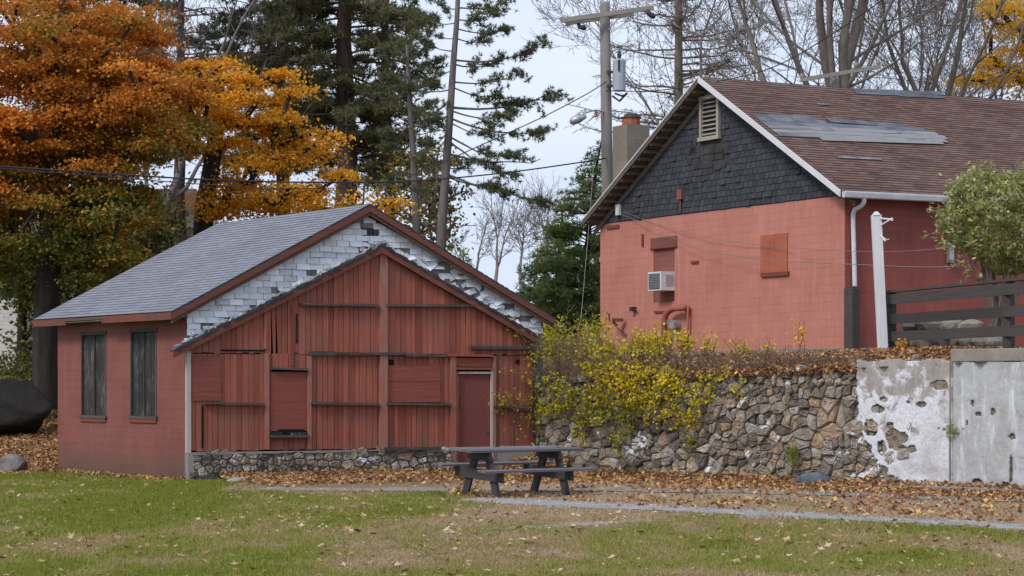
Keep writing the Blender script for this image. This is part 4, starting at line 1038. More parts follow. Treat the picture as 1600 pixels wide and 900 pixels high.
# kerb at the foot of the stucco
kb = MB(); a = WF.hit(1352, 757, .45)[0]
prev = None
for k in range(14):
    s0_, s1_ = a+k*.45, a+(k+1)*.45-.006
    kb.extr([WF.w(s0_, -.1, .25), WF.w(s1_, -.1, .25), WF.w(s1_, .06+U(-.008, .008), .25), WF.w(s0_, .06+U(-.008, .008), .25)], WF.n*.30, U(0, 1))
tag(kb.build('kerb', M_CONC, bevel=.012), 'low broken concrete kerb along the foot of the stucco wall', 'kerb')

# ------------------------------------------------------------------ boulders
def rock(mb, c, r, seed=0, tint=.5, n=3):
    import bmesh
    bm = bmesh.new(); bmesh.ops.create_icosphere(bm, subdivisions=n, radius=1); rr = random.Random(seed); o = [rr.uniform(-9, 9) for _ in range(3)]
    from mathutils import noise as mn
    pl_ = [(Vector((rr.gauss(0, 1), rr.gauss(0, 1), rr.gauss(0, 1))).normalized(), rr.uniform(.6, .95)) for _ in range(9)]
    for v in bm.verts:
        p = v.co.copy()
        for nn, dd in pl_:
            k = p.dot(nn)
            if k > dd: p -= nn*(k-dd)
        p *= 1+.22*mn.noise(v.co*1.3+Vector(o))+.07*mn.noise(v.co*4+Vector(o))
        v.co = Vector((p.x*r[0], p.y*r[1], p.z*r[2]))+Vector(c)
    bm.verts.index_update()
    mb.solid([v.co for v in bm.verts], [tuple(v.index for v in f.verts) for f in bm.faces], tint); bm.free()
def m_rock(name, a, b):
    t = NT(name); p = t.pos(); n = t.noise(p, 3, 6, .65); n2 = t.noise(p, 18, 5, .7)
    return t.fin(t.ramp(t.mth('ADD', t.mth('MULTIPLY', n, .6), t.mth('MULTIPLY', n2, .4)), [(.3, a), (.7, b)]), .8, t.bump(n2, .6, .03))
g = P(20, 668, 53.5)
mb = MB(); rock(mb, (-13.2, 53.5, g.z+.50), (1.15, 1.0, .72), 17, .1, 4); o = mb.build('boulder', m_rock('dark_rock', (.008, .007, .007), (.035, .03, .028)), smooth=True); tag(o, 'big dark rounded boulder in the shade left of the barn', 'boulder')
mb = MB(); rock(mb, (-11.15, 45.6, .14), (.42, .35, .24), 8, .6); o = mb.build('rock', m_rock('grey_rock', (.11, .10, .095), (.25, .23, .22))); tag(o, 'small grey rock at the left edge of the lawn', 'rock')
q = WF.w(WF.hit(1268, 752, .3)[0], 0, .32)
mb = MB(); rock(mb, (q.x, q.y, .06), (.42, .26, .22), 21, .6); o = mb.build('rock', m_rock('blue_grey_rock', (.075, .09, .115), (.15, .17, .21)), smooth=True); tag(o, 'smooth blue-grey rock lying at the foot of the stone wall', 'rock')
mb = MB(); q = P(372, 752, 40.9); rock(mb, (q.x, q.y, .02), (.22, .2, .06), 4, .6); o = mb.build('rock', m_rock('flat_rock', (.18, .18, .19), (.36, .36, .37))); tag(o, 'flat pale stone in the grass before the barn foundation', 'rock')
M_PALEROCK = m_rock('pale_rock', (.13, .115, .095), (.42, .39, .34))
k = 0
descs = ['roundish tan', 'flat cracked', 'long low', 'mossy blocky', 'pale upright', 'broad brown', 'large smooth', 'squat grey', 'small jagged', 'dull white', 'little rounded', 'narrow dark']
nm = ['first', 'second', 'third', 'fourth', 'fifth', 'sixth', 'seventh', 'eighth', 'ninth', 'tenth', 'eleventh', 'twelfth']
RK = [(1412+i*20, 530, U(.15, .22), 1.0) for i in range(8)]+[(1424, 508, .27, .8), (1452, 503, .30, .75), (1487, 508, .26, .8), (1518, 510, .25, .8)]
for i, (px, py, r, fl) in enumerate(RK):
    Y = 43.2-(px-1410)*.012; q = P(px, py, Y)
    mb = MB(); rock(mb, (q.x, q.y, q.z-.05), (r*1.2, r, r*fl), 30+i, U(.3, .9), 2); rock_o = mb.build('rock', M_PALEROCK)
    tag(rock_o, nm[i if i < 8 else i-8]+(' rock from the left in the lower row of stones behind the dark fence' if i < 8 else ' rock from the left on top of the stone heap behind the dark fence'), 'rock', 'rocks heaped behind the fence')

# ------------------------------------------------------------------ fence, posts
fence = empty('wooden_fence', tuple(P(1385, 543, 42.5)), 'dark brown three-rail wooden fence on the terrace edge', 'fence')
fp = [(1392, 42.6), (1576, 38.0), (1790, 33.9)]
fps = []
zb_ = 2.62
for i, (px, Y) in enumerate(fp):
    q = P(px, 540, Y); top = 3.84; w = .17
    mb = MB(); mb.box((q.x, q.y, (zb_+top)/2), (w/2, w/2, (top-zb_)/2), (WF.u, WF.n, Vector((0, 0, 1))), U(0, 1)); mb.build('post', M_DARKPAINT, fence, bevel=.01); fps.append(q)
for i in range(2):
    a = fps[i]; b = fps[i+1]; d = (b-a); d.z = 0; d = d.normalized(); nn = WF.n*.11
    mb = MB(); mb.beam(Vector((a.x, a.y, 3.87))-d*(.15 if i == 0 else 0), Vector((b.x, b.y, 3.87)), .20, .05, tint=.2); mb.build('cap_rail', M_DARKPAINT, fence)
    for z, h_ in ((3.70, .20), (3.29, .20), (2.93, .20)):
        mb = MB(); mb.beam(Vector((a.x, a.y, z))-d*.05+nn, Vector((b.x, b.y, z))+nn, .045, h_, tint=U(0, 1)); mb.build('rail', M_DARKPAINT, fence)
q = P(1331, 545, 44.6); mb = MB(); mb.box((q.x, q.y, 3.3), (.125, .125, .745), (Vector((.8, .6, 0)), Vector((-.6, .8, 0)), Vector((0, 0, 1))), .1)
mb.box((q.x, q.y, 4.06), (.10, .10, .02), (Vector((.8, .6, 0)), Vector((-.6, .8, 0)), Vector((0, 0, 1))), .1)
tag(mb.build('wooden_post', M_DARKPAINT, bevel=.02), 'thick dark brown wooden post at the corner of the salmon wall', 'post')
wp_ = empty('white_post', tuple(P(1380, 543, 43.4)), 'leaning white wooden post with two small metal hooks', 'post')
a = P(1380, 556, 42.3); b = P(1369, 336, 42.3); mb = MB(); mb.beam(a, b, .20, .16, (0, -1, 0), .3); d_ = (b-a).normalized(); 
mb.hexa([b+Vector((-.08, -.1, -.01)), b+Vector((.08, -.1, -.01)), b+Vector((.08, .1, -.01)), b+Vector((-.08, .1, -.01))], [b+Vector((-.03, -.05, .07)), b+Vector((.03, -.05, .07)), b+Vector((.03, .05, .07)), b+Vector((-.03, .05, .07))], .3)
mb.build('shaft', M_OFFWHITE, wp_, bevel=.008)
for (x0, y0, x1, y1, x2, y2) in ((1375, 341, 1394, 343, 1376, 352), (1376, 368, 1383, 375, 1389, 374)):
    mb = MB(); mb.tube([P(x0, y0, 42.2), P(x1, y1, 42.1)], .02, 6); mb.tube([P(x1-3, y1, 42.1), P(x2, y2, 42.2)], .014, 6); mb.tube([P(x1, y1-3, 42.1), P(x1, y1+2, 42.1)], .022, 6); mb.build('hook', M_WHITEMETAL, wp_)

# ------------------------------------------------------------------ picnic table
TA = R(34); tc = Vector(((806-800)/FP*36.4, 36.4, 0)); 
tilt = R(-3.0)
tb = empty('picnic_table', tuple(tc), 'dark weathered wooden picnic table with two attached benches on the gravel', 'picnic table')
ax = Vector((math.cos(TA), math.sin(TA), 0)); ay = Vector((-math.sin(TA), math.cos(TA), 0)); az = Vector((0, 0, 1))
from mathutils import Matrix
rt = Matrix.Rotation(R(3.0), 3, ax); ay2 = rt @ ay; az2 = rt @ az
def T(x, y, z): return tc+ax*x+ay2*y+az2*z+Vector((0, 0, .03))
AXT = (ax, ay2, az2)
mb = MB(); 
for k in range(5):
    y = -.30+k*.15; mb.box(T(.0, y, .765), (1.21, .0715, .022), AXT, U(0, 1))
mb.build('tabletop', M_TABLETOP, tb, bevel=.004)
for sy in (-1, 1):
    mb = MB()
    for k in (0, 1): mb.box(T(0, sy*(.64+k*.13), .45), (1.21, .0615, .02), AXT, U(0, 1))
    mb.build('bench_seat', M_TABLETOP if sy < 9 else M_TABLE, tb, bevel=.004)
for sx in (-.74, .74):
    for sy in (-1, 1):
        mb = MB(); bot = T(sx, sy*.52, -.02); bot.z = -.03 if sy < 0 else bot.z-.06
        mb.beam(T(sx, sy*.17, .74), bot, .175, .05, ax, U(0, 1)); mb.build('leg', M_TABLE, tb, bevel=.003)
    mb = MB(); mb.beam(T(sx-.052, -.76, .34), T(sx-.052, .76, .34), .045, .185, az2, .4)
    mb.build('seat_beam', M_TABLE, tb, bevel=.003)
    mb = MB(); mb.beam(T(sx-.052, -.36, .67), T(sx-.052, .36, .67), .045, .15, az2, .4); mb.build('top_beam', M_TABLE, tb, bevel=.003)

# ------------------------------------------------------------------ utility poles and wires
pole = empty('utility_pole', tuple(P(951, 560, 59)), 'tall weathered wooden utility pole with crossarm beside the chimney', 'utility pole')
pb = P(953, 600, 59); pb.z = 2.3; ptop = P(945, 6, 59)
mb = MB(); mb.tube([pb, pb.lerp(ptop, .5), ptop-Vector((0, 0, .05)), ptop+Vector((0, 0, .05))], [.19, .17, .145, .10], 14); mb.build('shaft', M_POLE, pole, True)
pa = P(876, 32, 58.4); pbb = P(1021, 12, 58.9)
mb = MB(); mb.beam(pa, pbb, .10, .13, tint=.3); mb.beam(P(884, 37, 58.75), P(990, 22, 59.3), .08, .10, tint=.8); mb.build('crossarm', M_ARM, pole)
for x0, y0, x1, y1 in ((928, 32, 941, 47), (967, 28, 951, 46)):
    mb = MB(); mb.beam(P(x0, y0, 58.7), P(x1, y1, 58.85), .04, .02); mb.build('brace', M_GALV, pole)
for x0, y0, x1, y1 in ((903, 36, 916, 45), (1011, 15, 1024, 27)):
    mb = MB(); pts = [P(x0, y0, 58.6), P(x0+3, y0+6, 58.6), P((x0+x1)/2+2, y1-2, 58.6), P(x1, y1, 58.6)]; mb.tube(pts, [.05, .07, .085, .05], 8); mb.build('insulator', M_IRON, pole, True)
tr_c = P(967.5, 118, 58.8)
mb = MB(); hh = .44; mb.tube([tr_c-Vector((0, 0, hh)), tr_c+Vector((0, 0, hh-.03)), tr_c+Vector((0, 0, hh+.03))], [.185, .185, .15], 18); tr = mb.build('transformer', M_TRANS, pole)
mb = MB(); mb.tube([tr_c+Vector((0, 0, hh)), tr_c+Vector((0, 0, hh+.15)), tr_c+Vector((.0, 0, hh+.28))], [.05, .065, .03], 8); mb.tube([tr_c+Vector((-.02, -.2, .1)), tr_c+Vector((-.02, -.2, hh-.02))], .03, 6); mb.build('bushing', M_IRON, tr)
mb = MB(); mb.beam(tr_c-Vector((.1, 0, -.1)), tr_c-Vector((.35, 0, -.1)), .05, .08); mb.beam(tr_c-Vector((.1, 0, .3)), tr_c-Vector((.35, 0, .3)), .05, .08)
pts = [P(961, 146, 58.7), P(972, 150, 58.6), P(980, 145, 58.6), P(968, 158, 58.6), P(957, 150, 58.7)]; mb.tube(pts, .035, 6); mb.build('bracket', M_IRON, tr)
mb = MB(); mb.tube([P(950, 176, 59), P(930, 172, 58.6), P(912, 177, 58.3)], .025, 6); la = mb.build('lamp_arm', M_GALV, pole)
mb = MB(); c0 = P(903, 186, 58.2); mb.tube([c0+Vector((.24, 0, .08)), c0+Vector((.12, 0, .05)), c0, c0-Vector((.17, 0, .07)), c0-Vector((.23, 0, .10))], [.05, .10, .13, .11, .04], 10); mb.tube([c0+Vector((.02, 0, .10)), c0+Vector((.02, 0, .2))], .05, 8); mb.build('street_light', M_GALV, la, True)
mb = MB(); mb.tube([P(931, 172, 58.8), P(931, 183, 58.8)], [.03, .06], 6); mb.build('insulator', M_REDPIPE, pole)
# second pole rising behind the brown roof
p2 = empty('utility_pole', tuple(P(1302, 560, 58)), 'utility pole crossarm with insulators showing above the brown roof ridge', 'utility pole')
mb = MB(); mb.tube([P(1304, 560, 58), P(1304, 121, 58)], [.17, .13], 10); mb.build('shaft', M_POLE, p2, True)
mb = MB(); mb.beam(P(1251, 125, 57.7), P(1376, 104, 57.7), .09, .11, tint=.5); mb.build('crossarm', M_ARM, p2)
for x, y in ((1253, 119), (1338, 101), (1372, 98)):
    mb = MB(); mb.tube([P(x, y+5, 57.7), P(x, y+1, 57.7), P(x, y-4, 57.7)], [.04, .07, .04], 8); mb.build('insulator', M_ARM, p2)
p3 = empty('utility_pole', tuple(P(935, 520, 92)), 'small distant utility pole with short crossarms by the spruce', 'utility pole')
mb = MB(); mb.tube([P(937, 530, 92), P(931, 385, 92)], [.18, .13], 8); mb.build('shaft', M_BARKP, p3, True)
mb = MB(); mb.beam(P(898, 397, 91.8), P(960, 397, 91.8), .12, .15, tint=.5); mb.tube([P(899, 388, 91.8), P(922, 391, 91.8)], .03, 5); mb.beam(P(919, 399, 91.8), P(930, 412, 91.8), .05, .05); mb.build('crossarm', M_ARM, p3)
for x, y in ((899, 388), (921, 382), (955, 388)):
    mb = MB(); mb.tube([P(x, y+6, 91.8), P(x, y-2, 91.8)], [.05, .09], 6); mb.build('insulator', M_TRANS, p3)
def wire(pts, r, label, mat=None):
    v = [P(*p) for p in pts]; out = []
    for i in range(len(v)-1):      # Catmull-Rom
        p0 = v[max(0, i-1)]; p1 = v[i]; p2_ = v[i+1]; p3_ = v[min(len(v)-1, i+2)]
        for k in range(6):
            t_ = k/6; out.append(.5*((2*p1)+(p2_-p0)*t_+(2*p0-5*p1+4*p2_-p3_)*t_*t_+(3*p1-p0-3*p2_+p3_)*t_**3))
    out.append(v[-1]); mb = MB(); mb.tube(out, r, 5); tag(mb.build('power_line', mat or M_WIRE, smooth=True), label, 'cable')
wire([(-60, 256, 44), (180, 272, 47), (330, 281, 49), (500, 285, 51.5), (640, 283, 54), (780, 271, 56), (905, 254, 58), (947, 247, 58.8)], .020, 'thick black cable crossing from the left edge over the barn to the tall pole')
wire([(-60, 258, 45), (200, 279, 47), (330, 289, 49), (430, 295, 51), (560, 292, 53.5), (640, 283, 55)], .012, 'thin lower wire sagging before the gold maple')
wire([(947, 128, 58.8), (915, 148, 58), (850, 182, 57), (780, 214, 56), (700, 250, 54.5), (630, 280, 53)], .016, 'wire slanting down left from the tall pole across the open sky')
wire([(947, 142, 58.8), (1020, 142, 56), (1100, 131, 53), (1200, 108, 49), (1290, 60, 45), (1400, -15, 41)], .014, 'wire passing over the gable peak up to the right')
wire([(968, 334, 56), (1030, 360, 54), (1090, 388, 52.5), (1190, 405, 50), (1330, 413, 46), (1480, 417, 43), (1620, 402, 40)], .008, 'lower thin wire hanging across the salmon wall', M_WIREL)
wire([(968, 330, 56), (1100, 370, 52.5), (1250, 388, 49), (1390, 393, 44), (1500, 385, 42), (1620, 369, 40)], .006, 'upper thin wire hanging across the salmon wall', M_WIREL)
wire([(929, 240, 60), (918, 380, 58), (907, 505, 56)], .010, 'thin guy wire dropping from the tall pole beside the house', M_WIREL)

# ------------------------------------------------------------------ trees
def leafcloud(C, n_or_r, size, flat=.35, up=.6, fold=.0, asp=.75, tint=None, g=None):
    """diamond leaves at points C (N,3)"""
    r_ = g or rng; N = len(C)
    nrm = r_.normal(size=(N, 3)); nrm[:, 2] = np.abs(nrm[:, 2])*1.0+up; nrm /= np.linalg.norm(nrm, axis=1)[:, None]
    a = r_.normal(size=(N, 3)); a -= nrm*(a*nrm).sum(1)[:, None]; a /= np.linalg.norm(a, axis=1)[:, None]
    b = np.cross(nrm, a); s = size*r_.uniform(.65, 1.25, N)[:, None]
    V = np.stack([C-a*s*.5, C-b*s*.5*asp+nrm*s*fold, C+a*s*.5, C+b*s*.5*asp+nrm*s*fold], 1).reshape(-1, 3)
    F = np.arange(4*N).reshape(N, 4)
    return V, F
def skeleton(trunk, targets, step=.7, wob=.12, droop=0, bias=.25, rnd=random):
    """connect targets to the nearest node; returns nodes, parents"""
    nodes = [Vector(p) for p in trunk]; par = [-1]+list(range(len(trunk)-1)); base = Vector(trunk[0])
    tg = sorted([Vector(t_) for t_ in targets], key=lambda q: min((q-n_).length for n_ in nodes[len(trunk)//3:]))
    arr = np.array([list(n_) for n_ in nodes]); ends = []
    first = max(1, len(trunk)//3)
    for q in tg:
        A = np.array([list(n_) for n_ in nodes]) if len(arr) != len(nodes) else arr; arr = A
        d = np.linalg.norm(A-np.array(q), axis=1); below = np.maximum(0, A[:, 2]-q.z+.2)
        d = d+below*bias*3; d[:first] += 50
        i = int(np.argmin(d)); p = nodes[i]; L = (q-p).length; n = max(1, int(L/step)); prev = i
        for k in range(1, n+1):
            t_ = k/n; v = p.lerp(q, t_)+Vector((0, 0, math.sin(t_*math.pi)*L*.10))
            if k < n: v += Vector((rnd.gauss(0, 1), rnd.gauss(0, 1), rnd.gauss(0, 1)))*wob*step
            nodes.append(v); par.append(prev); prev = len(nodes)-1
        ends.append(prev)
    return nodes, par, ends
def skel_mesh(mb, nodes, par, rt, rb, expo=.5):
    n = len(nodes); cnt = [0]*n; ch = [0]*n
    for i in range(n):
        if par[i] >= 0: ch[par[i]] += 1
    for i in range(n-1, -1, -1):
        if ch[i] == 0: cnt[i] = 1
        if par[i] >= 0: cnt[par[i]] += cnt[i]
    # parents always precede children
    mx = cnt[0]; rad = [rt+(rb-rt)*(c/mx)**expo for c in cnt]
    for i in range(n):
        if par[i] < 0: continue
        r0 = min(rad[par[i]], rad[i]*1.35); k = 8 if r0 > .08 else (5 if r0 > .03 else 3)
        mb.tube([nodes[par[i]], nodes[i]], [r0, rad[i]], k, cap=False)
def ell_pts(blobs, n, Y0, dY, g):
    """points in ellipses given in picture units, at depths around Y0"""
    w = np.array([b[2]*b[3] for b in blobs]); w = w/w.sum(); out = []
    for i in range(n):
        b = blobs[g.choice(len(blobs), p=w)]
        while True:
            x, y, z = g.uniform(-1, 1, 3)
            if x*x+y*y+z*z < 1: break
        Y = Y0+z*dY; out.append(P(b[0]+x*b[2], b[1]+y*b[3], Y))
    return out
def maple(name, label, trunk, blobs, nclump, nleaf, Y0, dY, size, mat, bark, tintf, rc=(.75, .3), rb=.28, seed=1, group=None, extra=0, gap=0):
    g = np.random.default_rng(seed); rr = random.Random(seed)
    root = empty(name, tuple(trunk[0]), label, 'tree', group)
    tg = ell_pts(blobs, nclump, Y0, dY, g)
    nodes, par, ends = skeleton(trunk, tg, .7, .14, rnd=rr)
    mb = MB(); skel_mesh(mb, nodes, par, .016, rb); mb.build('trunk', bark, root, True)
    Cs = []; Ts = []
    for q in tg:
        m = int(nleaf*g.uniform(.5, 1.5)); sc = g.uniform(.6, 1.35)
        off = g.normal(size=(m, 3))*np.array([rc[0], rc[0], rc[1]])*sc*.6
        off[:, 2] -= (np.hypot(off[:, 0], off[:, 1])**2)*.22
        c = np.array(q)[None]+off; Cs.append(c); Ts.append(tintf(c, g.normal()*.10, g))
    Cc = np.concatenate(Cs); tt = np.clip(np.concatenate(Ts), 0, 1)
    V, F = leafcloud(Cc, None, size, up=.35, g=g, fold=.12)
    npmesh('crown', V, F, tt, mat, root)
    return root
def pyof(c): return 600-(c[:, 2]-EYE)/c[:, 1]*FP
def pxof(c): return 800+c[:, 0]/c[:, 1]*FP
# rust maple, green underneath
def t_rust(c, k, g):
    py = pyof(c); px = pxof(c); n = fbm(c[:, 0]*.5+c[:, 1]*.3, c[:, 2]*.7, 3)
    h = np.clip((300-py+(px-150)*-.10)/260+.5, 0, 1)
    return .10+.60*h+(n-.5)*.9+k*1.3+g.normal(size=len(c))*.15
tb0 = P(72, 640, 55)
trk = [tb0, P(70, 560, 55), P(72, 480, 55), P(78, 400, 55), P(84, 320, 55), P(88, 240, 55), P(95, 150, 55), P(100, 60, 55), P(100, -40, 55)]
maple('maple_tree', 'big rust-orange maple with dark green lower branches at the left edge', trk,
      [(90, 60, 150, 110), (60, 200, 190, 90), (170, 120, 100, 130), (230, 200, 90, 50), (270, 150, 50, 35), (120, 300, 120, 80), (60, 380, 120, 80), (150, 410, 70, 50), (110, 490, 25, 30), (-60, 250, 100, 240), (180, 330, 50, 40)], 330, 470, 55.5, 3.2, .11, M_LRUST, M_BARKD, t_rust, (.66, .17), .34, 5)
def t_gold(c, k, g):
    n = fbm(c[:, 0]*.6, c[:, 2]*.6+c[:, 1]*.3, 3); px = pxof(c); return .58+(px-400)/900+(n-.5)*1.1+k+g.normal(size=len(c))*.1
trk = [P(318, 560, 60), P(318, 460, 60), P(316, 380, 60), P(320, 320, 60), P(326, 285, 60), P(334, 240, 60), P(340, 190, 60), P(345, 140, 60)]
maple('maple_tree', 'golden orange maple with open crown behind the barn roof', trk,
      [(400, 130, 85, 40), (330, 150, 80, 60), (290, 200, 60, 70), (440, 170, 45, 60), (380, 240, 90, 50), (500, 220, 60, 30), (330, 300, 70, 40), (440, 300, 110, 40), (560, 320, 60, 25), (520, 270, 50, 30), (345, 335, 30, 20), (540, 215, 25, 20)], 98, 290, 60, 2.6, .11, M_LGOLD, M_BARKD, t_gold, (.58, .17), .3, 8)
trk = [P(1660, 500, 66), P(1655, 380, 66), P(1650, 260, 66), P(1640, 160, 66), P(1630, 80, 66), P(1620, 0, 66)]
maple('maple_tree', 'golden yellow maple at the upper right corner behind the brown roof', trk,
      [(1585, 30, 45, 50), (1600, 110, 55, 40), (1545, 115, 38, 28), (1510, 132, 22, 10), (1660, 60, 60, 100), (1550, 10, 20, 14)], 60, 190, 66, 2.2, .115, M_LGOLD, M_BARKD, t_gold, (.52, .22), .28, 18)
# oak-like sapling with sparse leaves by the pines
trk = [P(700, 560, 66), P(698, 480, 66), P(695, 420, 66), P(690, 380, 66), P(680, 340, 66), P(676, 300, 66)]
maple('oak_tree', 'sparse yellowing young oak between the two pine trunks', trk,
      [(660, 260, 50, 45), (690, 320, 50, 50), (640, 330, 35, 50), (610, 300, 30, 40), (660, 370, 60, 25)], 90, 26, 66, 2, .14, M_OLIVE, M_BARKP, lambda c, k, g: .75+k+g.normal(size=len(c))*.25, (.7, .4), .12, 19)
# olive understory trees at far left
for (x, y, sd, lb) in ((30, 600, 41, 'dark olive shrub tree beside the white house'), (190, 520, 42, 'dark leafy shrub tree behind the barn eave')):
    trk = [P(x, y+30, 64), P(x+4, y-60, 64), P(x+6, y-140, 64), P(x+4, y-220, 64)]
    maple('shrub_tree', lb, trk, [(x-10+50*(sd == 41), y-80, 45, 90), (x+20, y-190, 80, 60)], 60, 110, 64, 2.2, .16, M_OLIVE, M_BARKD, lambda c, k, g: .4+k+g.normal(size=len(c))*.2, (.8, .5), .16, sd)

def needles(C, D, n, L, w, g, spread=.9):
    """tufts: n needles (triangles) round each point C with direction D"""
    N = len(C); Cc = np.repeat(C, n, 0); Dd = np.repeat(D, n, 0)+g.normal(size=(N*n, 3))*spread
    Dd /= np.linalg.norm(Dd, axis=1)[:, None]; a = np.cross(Dd, g.normal(size=(N*n, 3))); a /= np.linalg.norm(a, axis=1)[:, None]
    l = L*g.uniform(.6, 1.2, N*n)[:, None]
    V = np.stack([Cc-a*w, Cc+a*w, Cc+Dd*l], 1).reshape(-1, 3); F = np.arange(3*N*n).reshape(-1, 3); return V, F
def conifer(label, base, top, lmax, z_lo, nbr, ntuft, nn, mat, bark, seed, rb=.25, rise=.1, droop=.25, prof=None, L=.2, w=.016, jit=.3, curve=None, side=None, name='pine_tree', sub=5, subl=.32, tclip=.15, bare=0, clump=.10):
    g = np.random.default_rng(seed); rr = random.Random(seed); root = empty(name, tuple(base), label, 'tree')
    base = Vector(base); top = Vector(top); ax_ = top-base; H_ = ax_.length; mb = MB(); npt = 9
    tp = [base+ax_*(k/npt)+Vector((rr.gauss(0, .05), rr.gauss(0, .05), 0)) for k in range(npt+1)]
    mb.tube(tp, [rb*(1-.85*k/npt) for k in range(npt+1)], 9, cap=False); Cs = []; Ds = []
    for b in range(nbr):
        t_ = z_lo+(1-z_lo)*((b+rr.random()*.8)/nbr)**.9; p = base+ax_*t_; az_ = rr.uniform(0, 2*math.pi) if side is None else rr.choice(side)+rr.gauss(0, .5)
        f = prof((t_-z_lo)/(1-z_lo)) if prof else (1-(t_-z_lo)/(1-z_lo))**.7
        ln = lmax*f*rr.uniform(1-jit, 1+jit)
        if ln < .15: continue
        d = Vector((math.cos(az_), math.sin(az_), 0)); el = rise+rr.gauss(0, .10)+.5*t_*rise
        pts = []; m = 6
        for k in range(m+1):
            u = k/m; q = p+d*ln*u+Vector((0, 0, ln*(el*u-droop*u*u)))+Vector((rr.gauss(0, .03), rr.gauss(0, .03), rr.gauss(0, .03)))*ln*.35*u; pts.append(q)
        r0 = max(.010, .009*ln+.008); mb.tube(pts, [r0*(1-.8*k/m)+.004 for k in range(m+1)], 4, cap=False)
        if rr.random() < bare: continue
        nsub = max(2, int(sub*ln/1.5))
        for j in range(nsub):
            u = rr.uniform(tclip, 1.0); k = min(m-1, int(u*m)); q = pts[k].lerp(pts[k+1], u*m-k)
            sgn = rr.choice((-1, 1)); sd_ = Vector((-d.y, d.x, 0))*sgn; dd = (d*rr.uniform(.5, 1.1)+sd_*rr.uniform(.3, 1.0)+Vector((0, 0, rr.gauss(.05, .15)))).normalized(); sl = subl*ln*(1.15-u*.75)*rr.uniform(.6, 1.2)
            e = q+dd*sl; mb.tube([q, e], [.010, .004], 3, cap=False)
            for i in range(max(1, int(ntuft*sl/.4))):
                v = rr.uniform(.15, 1.05); c = q.lerp(e, v)+Vector((rr.gauss(0, clump), rr.gauss(0, clump), rr.gauss(0, clump*.55))); Cs.append(list(c)); Ds.append(list(dd*.6+Vector((0, 0, .45))))
    mb.build('trunk', bark, root, True)
    C_ = np.array(Cs); D_ = np.array(Ds); V, F = needles(C_, D_, nn, L, w, g)
    tt = np.clip(.45+(fbm(V[::3, 0]*.9, V[::3, 2]*.9, 3)-.5)*1.3+g.normal(size=len(F))*.14, 0, 1)
    npmesh('crown', V, F, tt, mat, root); return root
# two open pines
def open_pine(label, trunk, brs, seed, rb, Y0):
    g = np.random.default_rng(seed); rr = random.Random(seed); tp = [P(x, y, Y0) for x, y in trunk]; root = empty('pine_tree', tuple(tp[0]), label, 'tree'); mb = MB(); n = len(tp)
    mb.tube(tp, [rb*(1-.72*k/(n-1)) for k in range(n)], 10, cap=False); Cs = []; Ds = []
    for (ox, oy, tx, ty, dens) in brs:
        dy = rr.uniform(-1.6, 1.6); a = P(ox, oy, Y0); e = P(tx, ty, Y0+dy); L = (e-a).length; m = 8; sg = rr.uniform(.04, .11)
        pts = [a.lerp(e, k/m)+Vector((0, 0, -math.sin(k/m*math.pi)*L*sg))+Vector((rr.gauss(0, .03), rr.gauss(0, .03), rr.gauss(0, .035)))*(k/m)*L*.3 for k in range(m+1)]
        mb.tube(pts, [(.008+.008*L)*(1-.85*k/m)+.005 for k in range(m+1)], 5, cap=False)
        if dens == 0: continue
        d = (e-a).normalized(); side = Vector((-d.y, d.x, 0)).normalized()
        ns = int((5+5.8*L)*dens)
        for j in range(ns):
            u = rr.uniform(.28, 1.0)**.8; k = min(m-1, int(u*m)); q = pts[k].lerp(pts[k+1], min(1, u*m-k))
            dd = (d*rr.uniform(.3, 1.1)+side*rr.uniform(-1, 1)+Vector((0, 0, rr.gauss(.0, .28)))).normalized(); sl = rr.uniform(.25, .75)*(1.1-.5*u)*min(1.3, .5+L*.25); f = q+dd*sl
            mb.tube([q, q.lerp(f, .5)-Vector((0, 0, .02)), f], [.012, .009, .005], 3, cap=False)
            for i in range(int(9*sl/.4)):
                v = rr.uniform(.25, 1.05); Cs.append(list(q.lerp(f, v)+Vector((rr.gauss(0, .07), rr.gauss(0, .07), rr.gauss(.02, .045))))); Ds.append(list(dd*.4+Vector((0, 0, .35))))
    mb.build('trunk', M_BARKP, root, True); V, F = needles(np.array(Cs), np.array(Ds), 13, .135, .012, g, .9)
    npmesh('crown', V, F, np.clip(.5+g.normal(size=len(F))*.22, 0, 1), M_PINE, root); return root
TB = [(715, 12, 795, 2, 1), (715, 30, 770, 22, 1), (714, 45, 790, 44, 1), (713, 60, 765, 62, .8), (709, 94, 845, 68, 1), (708, 100, 770, 98, .8), (706, 128, 812, 116, 1), (706, 136, 786, 150, .8), (704, 168, 878, 140, 1), (703, 172, 808, 175, .9), (702, 184, 846, 204, 1), (701, 190, 770, 215, .7), (700, 212, 818, 240, .9), (699, 218, 800, 268, .8), (699, 240, 845, 248, 0), (698, 272, 848, 312, 1), (698, 276, 790, 290, .8), (697, 262, 740, 250, .7), (693, 340, 745, 352, 0),
      (715, 15, 676, 2, 1), (714, 35, 668, 30, .9), (712, 60, 672, 52, .8), (708, 80, 655, 60, .8), (707, 110, 676, 112, .8), (705, 140, 640, 138, .7), (704, 152, 664, 178, .8), (703, 178, 655, 196, .9), (700, 205, 668, 225, .7), (716, -20, 770, -35, 1), (716, -30, 665, -40, 1), (716, -60, 745, -80, 1), (716, -60, 690, -85, 1)]
open_pine('tall open pine with leaning trunk and long boughs reaching right', [(684, 520), (687, 420), (692, 330), (698, 250), (704, 165), (709, 90), (714, 30), (717, -40), (719, -100)], TB, 31, .175, 62)
